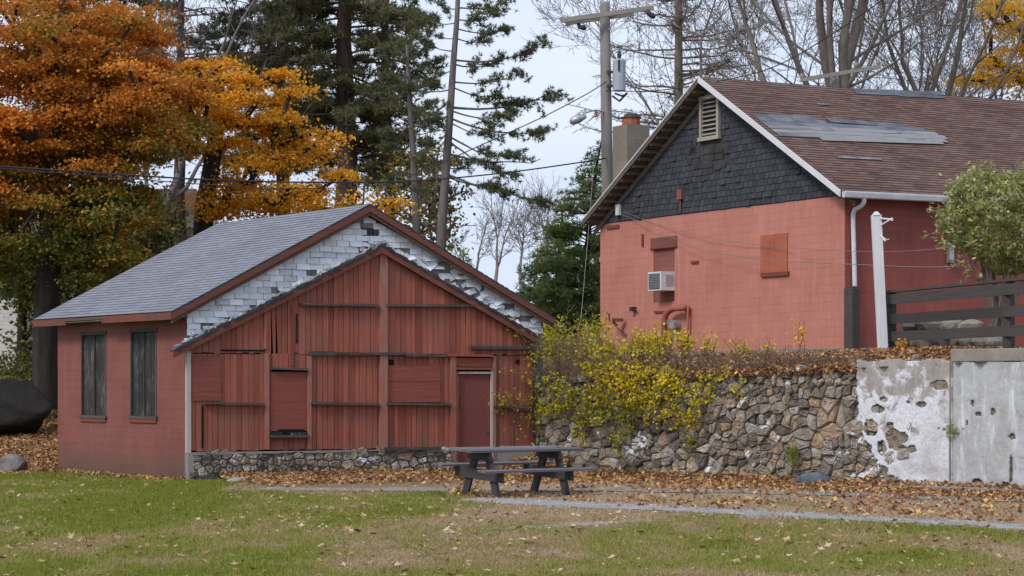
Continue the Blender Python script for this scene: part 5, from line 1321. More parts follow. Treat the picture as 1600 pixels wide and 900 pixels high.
SB = [(637, 100, 605, 82, 1), (637, 96, 665, 70, 1), (638, 110, 690, 92, 1), (638, 118, 600, 118, 1), (637, 90, 640, 58, 1), (639, 135, 672, 128, .9), (640, 150, 598, 150, 1), (641, 170, 680, 158, 1), (642, 190, 606, 205, .9), (643, 210, 690, 196, .8), (643, 222, 600, 232, .9), (644, 240, 668, 250, .7), (645, 262, 612, 275, .8), (645, 290, 662, 300, .6), (636, 92, 618, 62, 1), (640, 160, 625, 140, 1)]
open_pine('slim pine with straight trunk between the hemlocks and the leaning pine', [(655, 520), (652, 420), (650, 330), (646, 250), (641, 165), (637, 100), (636, 70)], SB, 32, .16, 63)
# dark hemlock group
conifer('massive dark hemlock with brown trunk behind the gold maple', P(540, 560, 70), P(545, -330, 70), 3.4, .30, 150, 5.5, 11, M_NEEDLE, M_BARKR, 33, .5, -.02, .12, lambda t_: 1.02-.35*t_, .24, .022, .25, tclip=.12)
conifer('dark hemlock filling the gap left of the massive one', P(440, 560, 73), P(440, -250, 73), 3.0, .38, 110, 5.5, 10, M_NEEDLE, M_BARKD, 34, .34, -.02, .12, lambda t_: 1.0-.3*t_, .24, .024, .25, tclip=.12)
conifer('dark hemlock leaning over beside the slim pine', P(610, 560, 74), P(600, -200, 74), 2.0, .42, 80, 5.5, 10, M_NEEDLE, M_BARKD, 36, .3, -.02, .12, lambda t_: 1.0-.35*t_, .24, .022, .25, tclip=.12)
conifer('thin grey-green conifer with reddish trunk above the golden maple', P(282, 560, 72), P(284, -200, 72), 2.5, .52, 60, 4, 9, M_NEEDLE, M_BARKR, 35, .3, .05, .12, lambda t_: 1.0-.2*t_, .22, .022, .3, tclip=.2, bare=.2)
conifer('dark conifer behind the rust maple', P(130, 560, 76), P(130, -240, 76), 4.2, .30, 90, 5, 10, M_NEEDLE, M_BARKD, 37, .3, 0, .12, lambda t_: 1.0-.3*t_, .26, .03, .3)
# spruce beside the house
conifer('broad green spruce between the barn and the salmon building', P(900, 560, 80), P(938, 222, 80), 3.4, .04, 170, 5, 8, M_SPRUCE, M_BARKD, 38, .22, .25, .35, lambda t_: (1-t_)**.75+.03, .20, .020, .18, name='spruce_tree', tclip=.1, sub=7)
conifer('fuller green spruce in front of the tall one', P(862, 570, 84), P(880, 320, 84), 2.3, .02, 120, 5, 8, M_SPRUCE, M_BARKD, 39, .2, .2, .3, lambda t_: (1-t_)**.7+.03, .20, .020, .18, name='spruce_tree', tclip=.1, sub=7)
conifer('tiny dark spruce top beyond the barn roof', P(724, 520, 110), P(724, 385, 110), 1.4, .1, 60, 5, 8, M_SPRUCE, M_BARKD, 40, .12, .2, .3, lambda t_: (1-t_)**.8+.03, .22, .03, .18, name='spruce_tree', sub=7)

# bare deciduous trees
def bare_tree(label, base, h, r, seed, lean=(0, 0), depth=6, bark=None, name='bare_tree', nchild=(2, 3), spread=.5, tw=.006, group=None, first=.35, upb=.10, lratio=.74):
    rr = random.Random(seed); base = Vector(base); root = empty(name, tuple(base), label, 'tree', group); mt = MB(); mc = MB()
    def grow(p, d, ln, rad, dep):
        m = 4 if dep > depth-3 else 3; pts = [p]; q = p; dd = d
        for k in range(m):
            dd = (dd+Vector((rr.gauss(0, .10), rr.gauss(0, .10), rr.gauss(0, .07)+upb*(.6 if dep < depth else .2)))).normalized(); q = q+dd*ln/m; pts.append(q)
        r1 = rad*.62 if dep > 0 else tw*.6
        tgt = mt if dep >= depth-1 else mc
        tgt.tube(pts, [rad+(r1-rad)*k/m for k in range(m+1)], 8 if rad > .08 else (5 if rad > .03 else 3), cap=False)
        if dep == 0: return
        nc = rr.randint(*nchild)
        for c_ in range(nc):
            e = Vector((rr.gauss(0, 1), rr.gauss(0, 1), rr.gauss(0, .5))); e = (e-dd*e.dot(dd)).normalized()
            a = rr.gauss(spread, .15) if c_ else rr.gauss(spread*.45, .1); nd = (dd*math.cos(a)+e*math.sin(a)).normalized()
            grow(q if c_ < 2 else pts[-2], nd, ln*lratio*rr.uniform(.75, 1.2), max(tw, r1*(.92 if c_ == 0 else rr.uniform(.55, .8))), dep-1)
        if dep < depth:      # side twigs
            for c_ in range(2):
                k = rr.randint(1, m-1); e = Vector((rr.gauss(0, 1), rr.gauss(0, 1), rr.gauss(0, .5))); e = (e-dd*e.dot(dd)).normalized(); nd = (dd*.6+e*.8).normalized()
                grow(pts[k], nd, ln*.55, max(tw, rad*.3), max(0, min(dep-1, 2)))
    d0 = Vector((lean[0], lean[1], 1)).normalized(); grow(base, d0, h*first, r, depth)
    mt.build('trunk', bark or M_BARKG, root, True); mc.build('crown', bark or M_BARKG, root, True); return root
BT = [(1196, 62, 17, .26, .12, 'bare tree with forked grey trunk just right of the gable peak'),
      (1120, 70, 16, .18, -.02, 'slender bare tree rising behind the gable peak'),
      (1262, 66, 18, .16, -.05, 'bare tree with thin stems left of the second crossarm'),
      (1302, 63, 18, .34, .02, 'stout bare trunk dividing above the second crossarm'),
      (1345, 70, 17, .22, .10, 'bare tree leaning right behind the second crossarm end'),
      (1395, 62, 17, .30, -.16, 'thick bare tree leaning left right of the second crossarm'),
      (1412, 66, 17, .20, .05, 'straight dark bare tree standing close beside the thick leaning one'),
      (1445, 74, 16, .18, -.04, 'pale bare tree in the middle of the right-hand sky'),
      (1490, 72, 16, .16, .03, 'thin bare tree left of the yellow maple'),
      (1535, 66, 18, .20, -.12, 'bare tree leaning left in front of the yellow maple'),
      (1160, 78, 15, .16, .05, 'faint bare tree between the larch and the forked tree')]
for i, (px, Y, h, r, ln, lb) in enumerate(BT):
    b = P(px, 500, Y); b.z = 2.6; bare_tree(lb, b, h, r, 100+i, (ln, 0), 6, group=None, first=.42 if i in (3, 5, 6) else .34, spread=.40, tw=.009)
# larch-like tree with level bare branches
def larch(label, px, Y, seed):
    rr = random.Random(seed); base = P(px, 500, Y); base.z = 2.5; top = P(px+2, -120, Y); root = empty('bare_larch', tuple(base), label, 'tree'); mt = MB(); mc = MB()
    mt.tube([base.lerp(top, k/8) for k in range(9)], [.26*(1-.6*k/8) for k in range(9)], 10, cap=False); mt.build('trunk', M_BARKG, root, True); CC = []
    for b in range(95):
        t_ = rr.uniform(.34, 1); p = base.lerp(top, t_); a = rr.uniform(0, 6.28); ln = rr.uniform(2.2, 4.4)*(1.15-.45*t_); d = Vector((math.cos(a), math.sin(a), 0)); pts = []
        for k in range(7):
            u = k/6; pts.append(p+d*ln*u+Vector((0, 0, ln*(.05*u+.10*u*u)))+Vector((rr.gauss(0, .05), rr.gauss(0, .05), rr.gauss(0, .05)))*u*2)
        mc.tube(pts, [.035*(1-.8*k/6)+.004 for k in range(7)], 4, cap=False)
        for j in range(16):
            u = rr.uniform(.15, 1); k = min(5, int(u*6)); q = pts[k].lerp(pts[k+1], u*6-k); dd = (d*.7+Vector((rr.gauss(0, .6), rr.gauss(0, .6), rr.gauss(.05, .35)))).normalized(); l2 = rr.uniform(.35, 1.0)
            e = q+dd*l2+Vector((0, 0, -.06)); mc.tube([q, q.lerp(e, .5)+Vector((0, 0, .04)), e], [.010, .008, .005], 3, cap=False)
            for z in range(5): CC.append(list(q.lerp(e, rr.random())+Vector((rr.gauss(0, .04), rr.gauss(0, .04), rr.gauss(0, .04)))))
    V, F = needles(np.array(CC), np.tile([0, 0, .2], (len(CC), 1)), 3, .10, .012, np.random.default_rng(seed)); 
    cr = mc.build('crown', M_BARKG, root, True)
    npmesh('cones_and_twigs', V, F, np.full(len(F), .8), M_TWIG, cr)
larch('bare larch with level branches behind the tall utility pole', 1059, 74, 5)
# far trees in the gap
for i, (px, Y, h, lb) in enumerate(((772, 150, 9.5, 'far pale bare tree above the barn rake'), (812, 150, 9.5, 'far pale bare tree left of the spruce'), (745, 160, 8, 'smallest far bare tree close to the leaning pine'), (845, 155, 11, 'far bare tree touching the spruce tips'))):
    b = P(px, 480, Y); bare_tree(lb, b, h, .20, 200+i, (0, 0), 5, M_BARKFAR, spread=.45, tw=.016, first=.3)
# leafless twiggy tree top left of the hemlocks
bare_tree('grey leafless tree reaching over the golden maple', Vector((P(255, 500, 64).x, 64, 2)), 15, .22, 301, (.06, 0), 6, M_BARKP, spread=.45, tw=.009, first=.4)

# ------------------------------------------------------------------ neighbouring house, left
nh = empty('white_house', tuple(P(-20, 620, 78)), 'white clapboard house half hidden behind the maples', 'house')
def m_clap():
    t = NT('clapboards'); p = t.pos(); z = t.n('ShaderNodeSeparateXYZ', {0: p}).outputs[2]; fr_ = t.mth('FRACT', t.mth('MULTIPLY', z, 7.0)); n = t.noise(p, 4, 4)
    c = t.mix(t.rng(n, .3, .7), (.55, .53, .50), (.66, .64, .62)); c = t.mix(t.rng(fr_, .0, .12, .8, 0), c, (.2, .19, .18)); return t.fin(c, .7, t.bump(fr_, .5, .02))
q = P(-60, 600, 78); q2 = P(46, 600, 78)
mb = MB(); mb.box(((q.x+q2.x)/2-2, 80, 4.2), ((q2.x-q.x)/2+2, 2.5, 4.2), tint=.5); mb.build('wall', m_clap(), nh)
mb = MB(); x0 = P(236, 350, 82).x; x1 = P(306, 350, 82).x; z0_, z1_ = P(0, 372, 82).z, P(0, 288, 82).z
mb.hexa([(x0-7, 81, z0_), (x1+.5, 81, z0_), (x1+.5, 87, z0_), (x0-7, 87, z0_)], [(x0-7, 83.8, z1_), (x1-.3, 83.8, z1_), (x1-.3, 84.2, z1_), (x0-7, 84.2, z1_)], .5)
mb.build('roof', m_roof('pinkish_roof', [(.3, (.24, .13, .11)), (.55, (.33, .19, .16)), (.8, (.42, .26, .22))], streak=(.35, .22, .19)), nh)
mb = MB(); mb.box(((x0+x1)/2-3, 84, (z0_+1)/2+.4), ((x1-x0)/2+3.4, 2.5, (z0_-1)/2+.5), tint=.5); mb.build('wing_wall', m_clap(), nh)
mb = MB(); mb.box((P(16, 0, 77.4).x, 77.46, P(0, 430, 77.4).z), (.5, .03, .8)); w_ = mb.build('window', simple('dark_glass', (.03, .035, .04), .2), nh)

# ------------------------------------------------------------------ shrubs, vines, brush
g = np.random.default_rng(77)
bush = empty('rhododendron', tuple(P(1560, 520, 41.5)), 'rounded pale green broad-leaved bush standing over the fence', 'bush')
bc = P(1560, 348, 41.3); N = 7600
u = g.normal(size=(N, 3)); u /= np.linalg.norm(u, axis=1)[:, None]; rad = g.uniform(.72, 1.03, N)**.6
lob = 1+.22*np.sin(u[:, 0]*5+u[:, 2]*4)*np.cos(u[:, 1]*5+u[:, 2]*7)
Cb = np.array(bc)+u*(rad*lob)[:, None]*np.array([1.08, 1.0, 1.0]); lowf = np.clip((bc.z-Cb[:, 2])/1.1, 0, 1); Cb[:, 0] += lowf*.45; Cb[:, 2] = np.maximum(Cb[:, 2], bc.z-1.0)+g.normal(size=N)*.03
V, F = leafcloud(Cb, None, .13, up=.25, asp=.42, g=g, fold=.1); npmesh('crown', V, F, np.clip(g.beta(2, 2.2, N)+(u[:, 2]*.05), 0, 1), M_RHODO, bush)
mb = MB(); bb = P(1560, 530, 41.6); Cq = []
for i in range(75):
    dv = Vector((g.normal(), g.normal()*.8, g.normal()*.8+.35)).normalized(); s_ = bc+dv*.85; e = bc+Vector((dv.x*1.1, dv.y, dv.z))*g.uniform(1.12, 1.42); mb.tube([s_, e], [.009, .004], 3, cap=False)
    for k in range(16): q_ = s_.lerp(e, g.uniform(.3, 1.05)); Cq.append([q_.x+g.normal()*.05, q_.y+g.normal()*.05, q_.z+g.normal()*.05])
V, F = leafcloud(np.array(Cq), None, .12, up=.3, asp=.42, g=g, fold=.1); npmesh('crown', V, F, np.clip(g.beta(2.4, 2, len(Cq)), 0, 1), M_RHODO, bush)
for i in range(14):
    e = bc+Vector((U(-.8, .8), U(-.6, .6), U(-.7, .6))); s_ = bb+Vector((U(-.15, .15), U(-.1, .1), -.1)); mb.tube([s_, s_.lerp(e, .4)+Vector((U(-.1, .1), 0, .1)), e], [.035, .025, .01], 5, cap=False)
for i in range(5):
    s_ = bc+Vector((.15+i*.05, -.2, .9)); mb.tube([s_, s_+Vector((U(-.1, .3), 0, U(.2, .45)))], [.008, .004], 3)
mb.build('stems', M_BARKG, bush, True)

def on_wall(px, py, d=.2): s, z = WF.hit(px, py, d); return WF.w(s, z, d)
vine = empty('yellow_vine', tuple(on_wall(960, 740)), 'yellow-green vine hanging in curtains over the stone wall', 'vine')
VB = [(960, 590, 50, 45, 105), (905, 625, 45, 22, 70), (1000, 600, 60, 30, 110), (930, 560, 35, 25, 28), (870, 600, 25, 18, 28), (860, 635, 22, 12, 26), (1020, 635, 40, 22, 50), (975, 650, 18, 28, 30), (905, 670, 8, 30, 16), (965, 690, 6, 20, 10), (1045, 600, 35, 25, 40),
      (1085, 640, 12, 25, 20), (1080, 700, 6, 25, 9), (1100, 610, 20, 20, 16), (1155, 610, 8, 14, 7), (985, 545, 60, 12, 40), (1118, 585, 25, 10, 12), (935, 655, 30, 16, 26), (1070, 655, 20, 8, 12)]
Cv = []; mb = MB()
for (x, y, rx, ry, n) in VB:
    for i in range(n):
        a = g.uniform(0, 6.28); r = math.sqrt(g.uniform(0, 1)); q = on_wall(x+rx*r*math.cos(a), y+ry*r*math.sin(a), g.uniform(.14, .42))
        m = g.integers(4, 12); ln = g.uniform(.1, .35)
        for k in range(m): Cv.append([q.x+g.normal()*.07, q.y+g.normal()*.06, q.z-ln*g.uniform(0, 1)+.1])
        if i % 3 == 0: mb.tube([q+Vector((0, 0, .15)), q+Vector((g.normal()*.04, 0, -.1)), q+Vector((g.normal()*.08, 0, -.1-ln))], .006, 3, cap=False)
Cv = np.array(Cv); V, F = leafcloud(Cv, None, .072, up=.2, asp=.8, g=g, fold=.12)
npmesh('leaves', V, F, np.clip(.5+(fbm(Cv[:, 0]*1.7, Cv[:, 2]*1.7, 3)-.5)*1.4+g.normal(size=len(Cv))*.17, 0, 1), M_LYEL, vine); mb.build('stems', M_TWIG, vine)
# yellow seedlings on the bank in front of the salmon wall
def seedling(px, py, Y, h, w, n, mat, label, tint0=.8, name='yellow_shrub', size=.085):
    b = P(px, py, Y); z = float(h_hi(b.x, b.y)); b.z = z; root = empty(name, tuple(b), label, 'shrub', None); mb = MB(); Cs = []
    for i in range(max(2, int(n/14))):
        e = b+Vector((g.normal()*w*.5, g.normal()*w*.3, h*g.uniform(.55, 1.0))); s_ = b+Vector((g.normal()*.06, g.normal()*.05, 0)); mb.tube([s_, s_.lerp(e, .5)+Vector((g.normal()*.04, 0, .03)), e], [.010, .008, .004], 4, cap=False)
        for k in range(14):
            c = s_.lerp(e, g.uniform(.35, 1.05)); Cs.append([c.x+g.normal()*.09, c.y+g.normal()*.08, c.z+g.normal()*.06])
    Cs = np.array(Cs); V, F = leafcloud(Cs, None, size, up=.3, asp=.75, g=g, fold=.1); npmesh('leaves', V, F, np.clip(tint0+g.normal(size=len(Cs))*.15, 0, 1), mat, root); mb.build('stems', M_TWIG, root)
SD = [(872, 545, 46.0, .62, .35, 130, 'leftmost olive-yellow shrub between barn and salmon building'), (905, 545, 47, .55, .4, 150, 'bushy olive-yellow shrub at the left corner of the salmon building'), (945, 550, 46.3, .55, .3, 150, 'yellow shrub below the wall bracket'),
      (1000, 553, 46.0, .62, .38, 300, 'full yellow shrub left of the bent pipe'), (1030, 555, 45.6, .70, .38, 320, 'tallest yellow shrub in front of the bent pipe'), (1072, 553, 45.2, .52, .32, 190, 'yellow shrub in front of the gas meter'),
      (1105, 553, 45.0, .38, .3, 110, 'small yellow shrub right of the bent pipe'), (1158, 555, 44.6, .32, .28, 90, 'low yellow shrub under the middle of the salmon wall'), (1205, 555, 44.0, .30, .1, 30, 'tiny yellow sprig left of the orange sapling')]
for (px, py, Y, h, w, n, lb) in SD: seedling(px, py, Y, h+.15, w, n, M_LYEL, lb, .78 if px > 930 else .5)
seedling(1251, 555, 43.6, .78, .08, 54, M_LGOLD, 'thin sapling with orange leaves under the square board', .75, 'orange_sapling', .10)
seedling(1408, 545, 41.0, .38, .08, 40, M_LGOLD, 'small orange sprig at the foot of the white post', .6, 'orange_sprig', .09)
q = on_wall(1486, 672, .2); root = empty('wall_weed', tuple(q), 'small green weed growing from the stucco corner', 'weed'); Cs = np.array(q)+g.normal(size=(60, 3))*np.array([.09, .05, .07]); V, F = leafcloud(Cs, None, .06, g=g); npmesh('leaves', V, F, g.uniform(.0, .4, 60), M_LYEL, root)
q = on_wall(1238, 715, .25); root = empty('wall_weed', tuple(q), 'green tuft of grass against the lower stones of the wall', 'weed'); Cs = np.array(q)+g.normal(size=(140, 3))*np.array([.05, .04, .10]); V, F = needles(Cs, np.tile([0, 0, 1.0], (140, 1)), 2, .16, .006, g, .4); npmesh('leaves', V, F, g.uniform(.0, .35, len(F)), M_GRASS, root)
# vine tendrils on the barn's right corner
root = empty('creeper', tuple(PF.w(sRt, .6, .05)), 'sparse creeper climbing the right corner of the barn front', 'vine'); Cs = []; mb = MB()
for (x, y, rx, ry, n) in ((790, 625, 22, 14, 90), (830, 590, 12, 60, 160), (838, 650, 10, 40, 110), (790, 580, 14, 6, 20), (812, 660, 18, 20, 30), (845, 540, 14, 22, 80), (800, 497, 6, 4, 6), (815, 520, 16, 8, 18)):
    for i in range(n):
        s, z = PF.hit(x+g.normal()*rx*.6, y+g.normal()*ry*.6, .15); q = PF.w(s, z, g.uniform(.05, .25)); Cs.append(list(q))
        if i % 4 == 0: mb.tube([q, q+Vector((g.normal()*.1, 0, -.2))], .005, 3, cap=False)
Cs = np.array(Cs); V, F = leafcloud(Cs, None, .07, up=.2, g=g); npmesh('leaves', V, F, np.clip(g.normal(.45, .25, len(Cs)), 0, 1), M_LYEL, root); mb.build('stems', M_TWIG, root)
# dry brush
mb = MB(); rr = random.Random(9)
def twigs(n, x0, x1, y0, y1, d0, d1, ln, spread=.8):
    for i in range(n):
        s, z = WF.hit(rr.uniform(x0, x1), rr.uniform(y0, y1), .1); b = WF.w(s, z, rr.uniform(d0, d1)); d = Vector((rr.gauss(0, spread), rr.gauss(0, .4), abs(rr.gauss(.6, .5)))).normalized(); l = ln*rr.uniform(.4, 1.3)
        c = b+d*l*.5+Vector((rr.gauss(0, .05), 0, .04)); e = c+(d+Vector((rr.gauss(0, .5), 0, rr.gauss(-.4, .4)))).normalized()*l*.5
        mb.tube([b, c, e], [.007, .006, .003], 3, cap=False)
twigs(450, 845, 1000, 545, 630, -.4, .25, .55); twigs(650, 990, 1240, 560, 592, -.6, .15, .40); twigs(350, 1230, 1350, 562, 578, -.8, .1, .22); twigs(110, 840, 900, 520, 600, -1.0, .0, .8)
tag(mb.build('dry_brush', M_TWIG), 'tangle of dry brown twigs along the top of the stone wall', 'brush', kind='stuff')
# tall brush filling the gap between barn and house
g2 = np.random.default_rng(5); Cs = []
for i in range(95):
    px = g2.uniform(845, 945); Y = g2.uniform(47, 55); q = P(px, g2.uniform(505, 560), Y)
    m = 24; Cs.append(np.array(q)+g2.normal(size=(m, 3))*.16)
Cs = np.concatenate(Cs); V, F = leafcloud(Cs, None, .08, up=.2, g=g2); o = npmesh('undergrowth', V, F, np.clip(g2.normal(.45, .2, len(Cs)), 0, 1), M_LYEL); tag(o, 'olive and yellow undergrowth between barn and building', 'undergrowth', kind='stuff')
# dark wood behind everything on the left
Cs = []
for i in range(900):
    px = g2.uniform(-150, 640); Y = g2.uniform(88, 96); hz = 430+(fbm(px*.02, 3)-.5)*120; q = P(px, g2.uniform(float(hz)-60, 640), Y); Cs.append(np.array(q)+g2.normal(size=(60, 3))*np.array([.9, .7, .6]))
Cs = np.concatenate(Cs); V, F = leafcloud(Cs, None, .28, up=.2, g=g2); o = npmesh('far_woods', V, F, np.clip(g2.normal(.35, .22, len(Cs)), 0, 1), M_OLIVE); tag(o, 'far dark woods behind the maples and the barn', 'woods', kind='stuff')
# undergrowth by the boulder
Cs = []
for i in range(140):
    px = g2.uniform(-40, 95); Y = g2.uniform(56, 66); q = P(px, g2.uniform(560, 645), Y); Cs.append(np.array(q)+g2.normal(size=(40, 3))*np.array([.35, .3, .25]))
Cs = np.concatenate(Cs); V, F = leafcloud(Cs, None, .12, up=.2, g=g2); o = npmesh('undergrowth', V, F, np.clip(g2.normal(.4, .3, len(Cs)), 0, 1), M_OLIVE); tag(o, 'dark leafy undergrowth behind the big boulder', 'undergrowth', kind='stuff')

# ------------------------------------------------------------------ grass blades and fallen leaves
g = np.random.default_rng(99)
def inside_barn(x, y):
    a = (x-C[0]); b = (y-C[1]); d = a*BF.n.x+b*BF.n.y; e = a*BS.n.x+b*BS.n.y
    sl_ = a*BS.u.x+b*BS.u.y
    return (d < .14) & (e < .02) & (sl_ < LEN+.3)
N = 520000
Yv = 18.5+(47.5-18.5)*g.uniform(0, 1, N)**1.15; Xv = (g.uniform(-40, 1640, N)-800)/FP*Yv
tt_, nn_ = path_d(Xv, Yv); on_path = (np.abs(nn_) < .36+.12*fbm(Xv*3, Yv*3, 2)) & (tt_ > -.1)
sd, _z = wall_sd(Xv, Yv); dry = dryness(Xv, Yv)
# distance in front of the barn
db = (Xv-C[0])*BF.n.x+(Yv-C[1])*BF.n.y; inb = inside_barn(Xv, Yv)
lim = 37.9-.0*Xv
bare_zone = ((Yv > 37.2+fbm(Xv, Yv, 2)*.8) & (Xv > -4.6) & (Xv < 12)) | (sd > -2.0)
thin = np.where((-nn_ > .3) & (Xv > -1.2), .35, 1.0)
keep = (~on_path) & (~inb) & (~bare_zone) & (g.uniform(0, 1, N) < thin*(1.1-.45*dry))
X1, Y1, D1 = Xv[keep], Yv[keep], dry[keep]; n = len(X1); Z1 = h_low(X1, Y1)
hgt = g.uniform(.018, .055, n)*(1.2-.5*D1)*(.45+1.1*fbm(X1*5, Y1*3.2, 2))*(1+.5*(g.uniform(0, 1, n) > .97)); wd = .0042*(Y1/20)*g.uniform(.8, 1.6, n)+.002
a = g.uniform(0, 6.28, n); ln = g.normal(size=(n, 2))*.018*(1+D1[:, None])
V = np.empty((n, 3, 3)); V[:, 0] = np.stack([X1-wd*np.cos(a), Y1-wd*np.sin(a), Z1-.003], 1); V[:, 1] = np.stack([X1+wd*np.cos(a), Y1+wd*np.sin(a), Z1-.003], 1); V[:, 2] = np.stack([X1+ln[:, 0], Y1+ln[:, 1], Z1+hgt], 1)
tt = np.clip(D1*.95+g.normal(size=n)*.17-.03, 0, 1)
o = npmesh('lawn_grass', V.reshape(-1, 3), np.arange(3*n).reshape(n, 3), tt, M_GRASS); tag(o, 'short patchy green and straw-coloured lawn grass', 'grass', kind='stuff')
def fallen(X, Y, Z, size, mat, name, label, tint, up=1.6, lift=.0):
    Cc = np.stack([X, Y, Z+lift], 1); N = len(X)
    nrm = g.normal(size=(N, 3)); nrm[:, 2] = np.abs(nrm[:, 2])+up; nrm /= np.linalg.norm(nrm, axis=1)[:, None]
    a = g.normal(size=(N, 3)); a -= nrm*(a*nrm).sum(1)[:, None]; a /= np.linalg.norm(a, axis=1)[:, None]; b = np.cross(nrm, a); s = (size*g.uniform(.5, 1.3, N))[:, None]
    Vs = []
    ang = np.array([0, 36, 72, 120, 180, 240, 288, 324])*math.pi/180; rd = np.array([.62, .30, .52, .26, .40, .26, .52, .30])
    cur = g.uniform(-.1, .35, N)[:, None]
    for t_, r in zip(ang, rd): Vs.append(Cc+a*s*r*math.cos(t_)+b*s*r*math.sin(t_)+nrm*s*cur*(r**1.2)*(1 if r > .35 else .3))
    V = np.stack(Vs, 1).reshape(-1, 3); F = np.arange(8*N).reshape(N, 8); o = npmesh(name, V, F, tint, mat); tag(o, label, 'leaves', kind='stuff')
# scattered on the lawn
N = 7500; Y = 18.8+(46-18.8)*g.uniform(0, 1, N)**1.0; X = (g.uniform(-20, 1620, N)-800)/FP*Y; sd, _z = wall_sd(X, Y); cl = fbm(X*.7, Y*.5, 3); k = (~inside_barn(X, Y)) & (sd < -.2) & (g.uniform(0, 1, N) < np.clip((cl-.3)*2.6, .12, 1))
X, Y = X[k], Y[k]; fallen(X, Y, h_low(X, Y), .062*g.choice([.7, 1, 1, 1.7], len(X)), M_LITTERL, 'scattered_leaves', 'pale fallen leaves scattered over the lawn', g.uniform(0, 1, len(X)), 1.8, .035)
# against barn front, wall foot, trodden ground, bank, left slope
Xs, Ys, Zs, sz = [], [], [], []
def add(X, Y, Z): Xs.append(X); Ys.append(Y); Zs.append(Z)
N = 15000; s = g.uniform(fs0+.6, sRt+.6, N); d = np.abs(g.normal(size=N))*1.3+.06; X = PF.o.x+PF.u.x*s+PF.n.x*d; Y = PF.o.y+PF.u.y*s+PF.n.y*d; k = (d < 4.2) & (Y > 37.6); add(X[k], Y[k], h_low(X[k], Y[k])+.02+g.uniform(0, .05, k.sum())+np.clip(.10-d[k]*.12, 0, 1)+np.clip(s[k]-(dr+.1), 0, .5)*np.clip(.9-d[k], 0, 1)*.55)
N = 13000; s = g.uniform(-.6, WLen+3, N); d = np.abs(g.normal(size=N))*1.1+.15; X = WF.o.x+WF.u.x*s+WF.n.x*d; Y = WF.o.y+WF.u.y*s+WF.n.y*d; add(X, Y, h_low(X, Y)+.015+g.uniform(0, .04, N)+np.clip(.12-(d-.15)*.25, 0, 1)+np.where(s < 1.2, np.clip(.8-d, 0, 1)*.45, 0))
N = 8500; Y = g.uniform(28, 44, N); X = (g.uniform(700, 1620, N)-800)/FP*Y; tt_, nn_ = path_d(X, Y); sd, _ = wall_sd(X, Y); k = (-nn_ > .35) & (sd < -.3) & (fbm(X*1.3, Y*.9, 3) > g.uniform(.3, .7, N)); add(X[k], Y[k], h_low(X[k], Y[k])+.015+g.uniform(0, .02, k.sum()))
N = 21000; s = g.uniform(.2, WLen+1.0, N); d = -g.uniform(0, 1, N)**1.3*4.0-.02; X = WF.o.x+WF.u.x*s+WF.n.x*d; Y = WF.o.y+WF.u.y*s+WF.n.y*d; k = (s < s_cn-.05) & (g.uniform(0, 1, N) < np.clip((s-.0)/3.0, .25, 1)); X, Y = X[k], Y[k]; add(X, Y, h_hi(X, Y)+.02+g.uniform(0, .05, len(X)))
N = 2400; s = g.uniform(2.2, s_st, N); d = g.uniform(-.05, .16, N); X = WF.o.x+WF.u.x*s+WF.n.x*d; Y = WF.o.y+WF.u.y*s+WF.n.y*d; wt = WTOP[1]+(WTOP[2]-WTOP[1])*s/WLen; add(X, Y, wt+.04-d*.5+g.uniform(-.06, .04, N))
N = 16000; Y = g.uniform(44.5, 60, N); X = (g.uniform(-30, 100, N)-800)/FP*Y; k = (~inside_barn(X, Y)) & (g.uniform(0, 1, N) < np.clip((Y-44.5)/2.5, .15, 1)); add(X[k], Y[k], h_low(X[k], Y[k])+.01+g.uniform(0, .05, k.sum()))
N = 900; s = g.uniform(0, LEN, N); d = np.abs(g.normal(size=N))*.3+.03; X = BS.o.x+BS.u.x*s+BS.n.x*d; Y = BS.o.y+BS.u.y*s+BS.n.y*d; add(X, Y, h_low(X, Y)+.03)
for i in range(9):
    q = T(U(-1.1, 1.1), U(-.3, .3), .80); add(np.array([q.x]), np.array([q.y]), np.array([q.z]))
X, Y, Z = map(np.concatenate, (Xs, Ys, Zs)); fallen(X, Y, Z, .088, M_LITTER, 'leaf_litter', 'drifts of brown and tan fallen leaves along walls and bank', np.clip(g.beta(2, 1.8, len(X))+(g.uniform(0, 1, len(X)) > .95)*.5, 0, 1), .7)

def pebbles(a_, b_, N, spread, r0, r1, mat, name, label):
    a_ = np.array(a_); b_ = np.array(b_); L_ = np.hypot(*(b_-a_)); ab_ = (b_-a_)/L_; tq = g.uniform(0, L_, N); nq = g.normal(size=N)*spread*(.5+fbm(tq*1.2, tq*0, 2))
    kk = fbm(tq*1.7+9, tq*0, 3) > (.47 if spread < .2 else 0); tq = tq[kk]; nq = nq[kk]; N = len(tq)
    X = a_[0]+ab_[0]*tq+ab_[1]*nq; Y = a_[1]+ab_[1]*tq-ab_[0]*nq; Z = h_low(X, Y)+.012; r = g.uniform(r0, r1, N)
    J = g.uniform(.6, 1.2, (N, 5, 2))
    base = [np.stack([X+r*J[:, k, 0]*math.cos(k*math.pi/2), Y+r*J[:, k, 1]*math.sin(k*math.pi/2), Z], 1) for k in range(4)]; top = np.stack([X, Y, Z+r*.8], 1)
    V = np.stack(base+[top], 1).reshape(-1, 3); o5 = np.arange(N)[:, None]*5; F = np.concatenate([o5+np.array([[k, (k+1) % 4, 4]]) for k in range(4)])
    tag(npmesh(name, V, F, g.uniform(0, 1, len(F)), mat), label, 'gravel', kind='stuff')
M_PEB = m_conc('pale_gravel', (.15, .14, .135), (.46, .45, .45))
pebbles((-.66, 34.9), (7.4, 27.6), 5200, .26, .012, .038, M_PEB, 'pebbles', 'loose pale grey gravel spilled along the path')
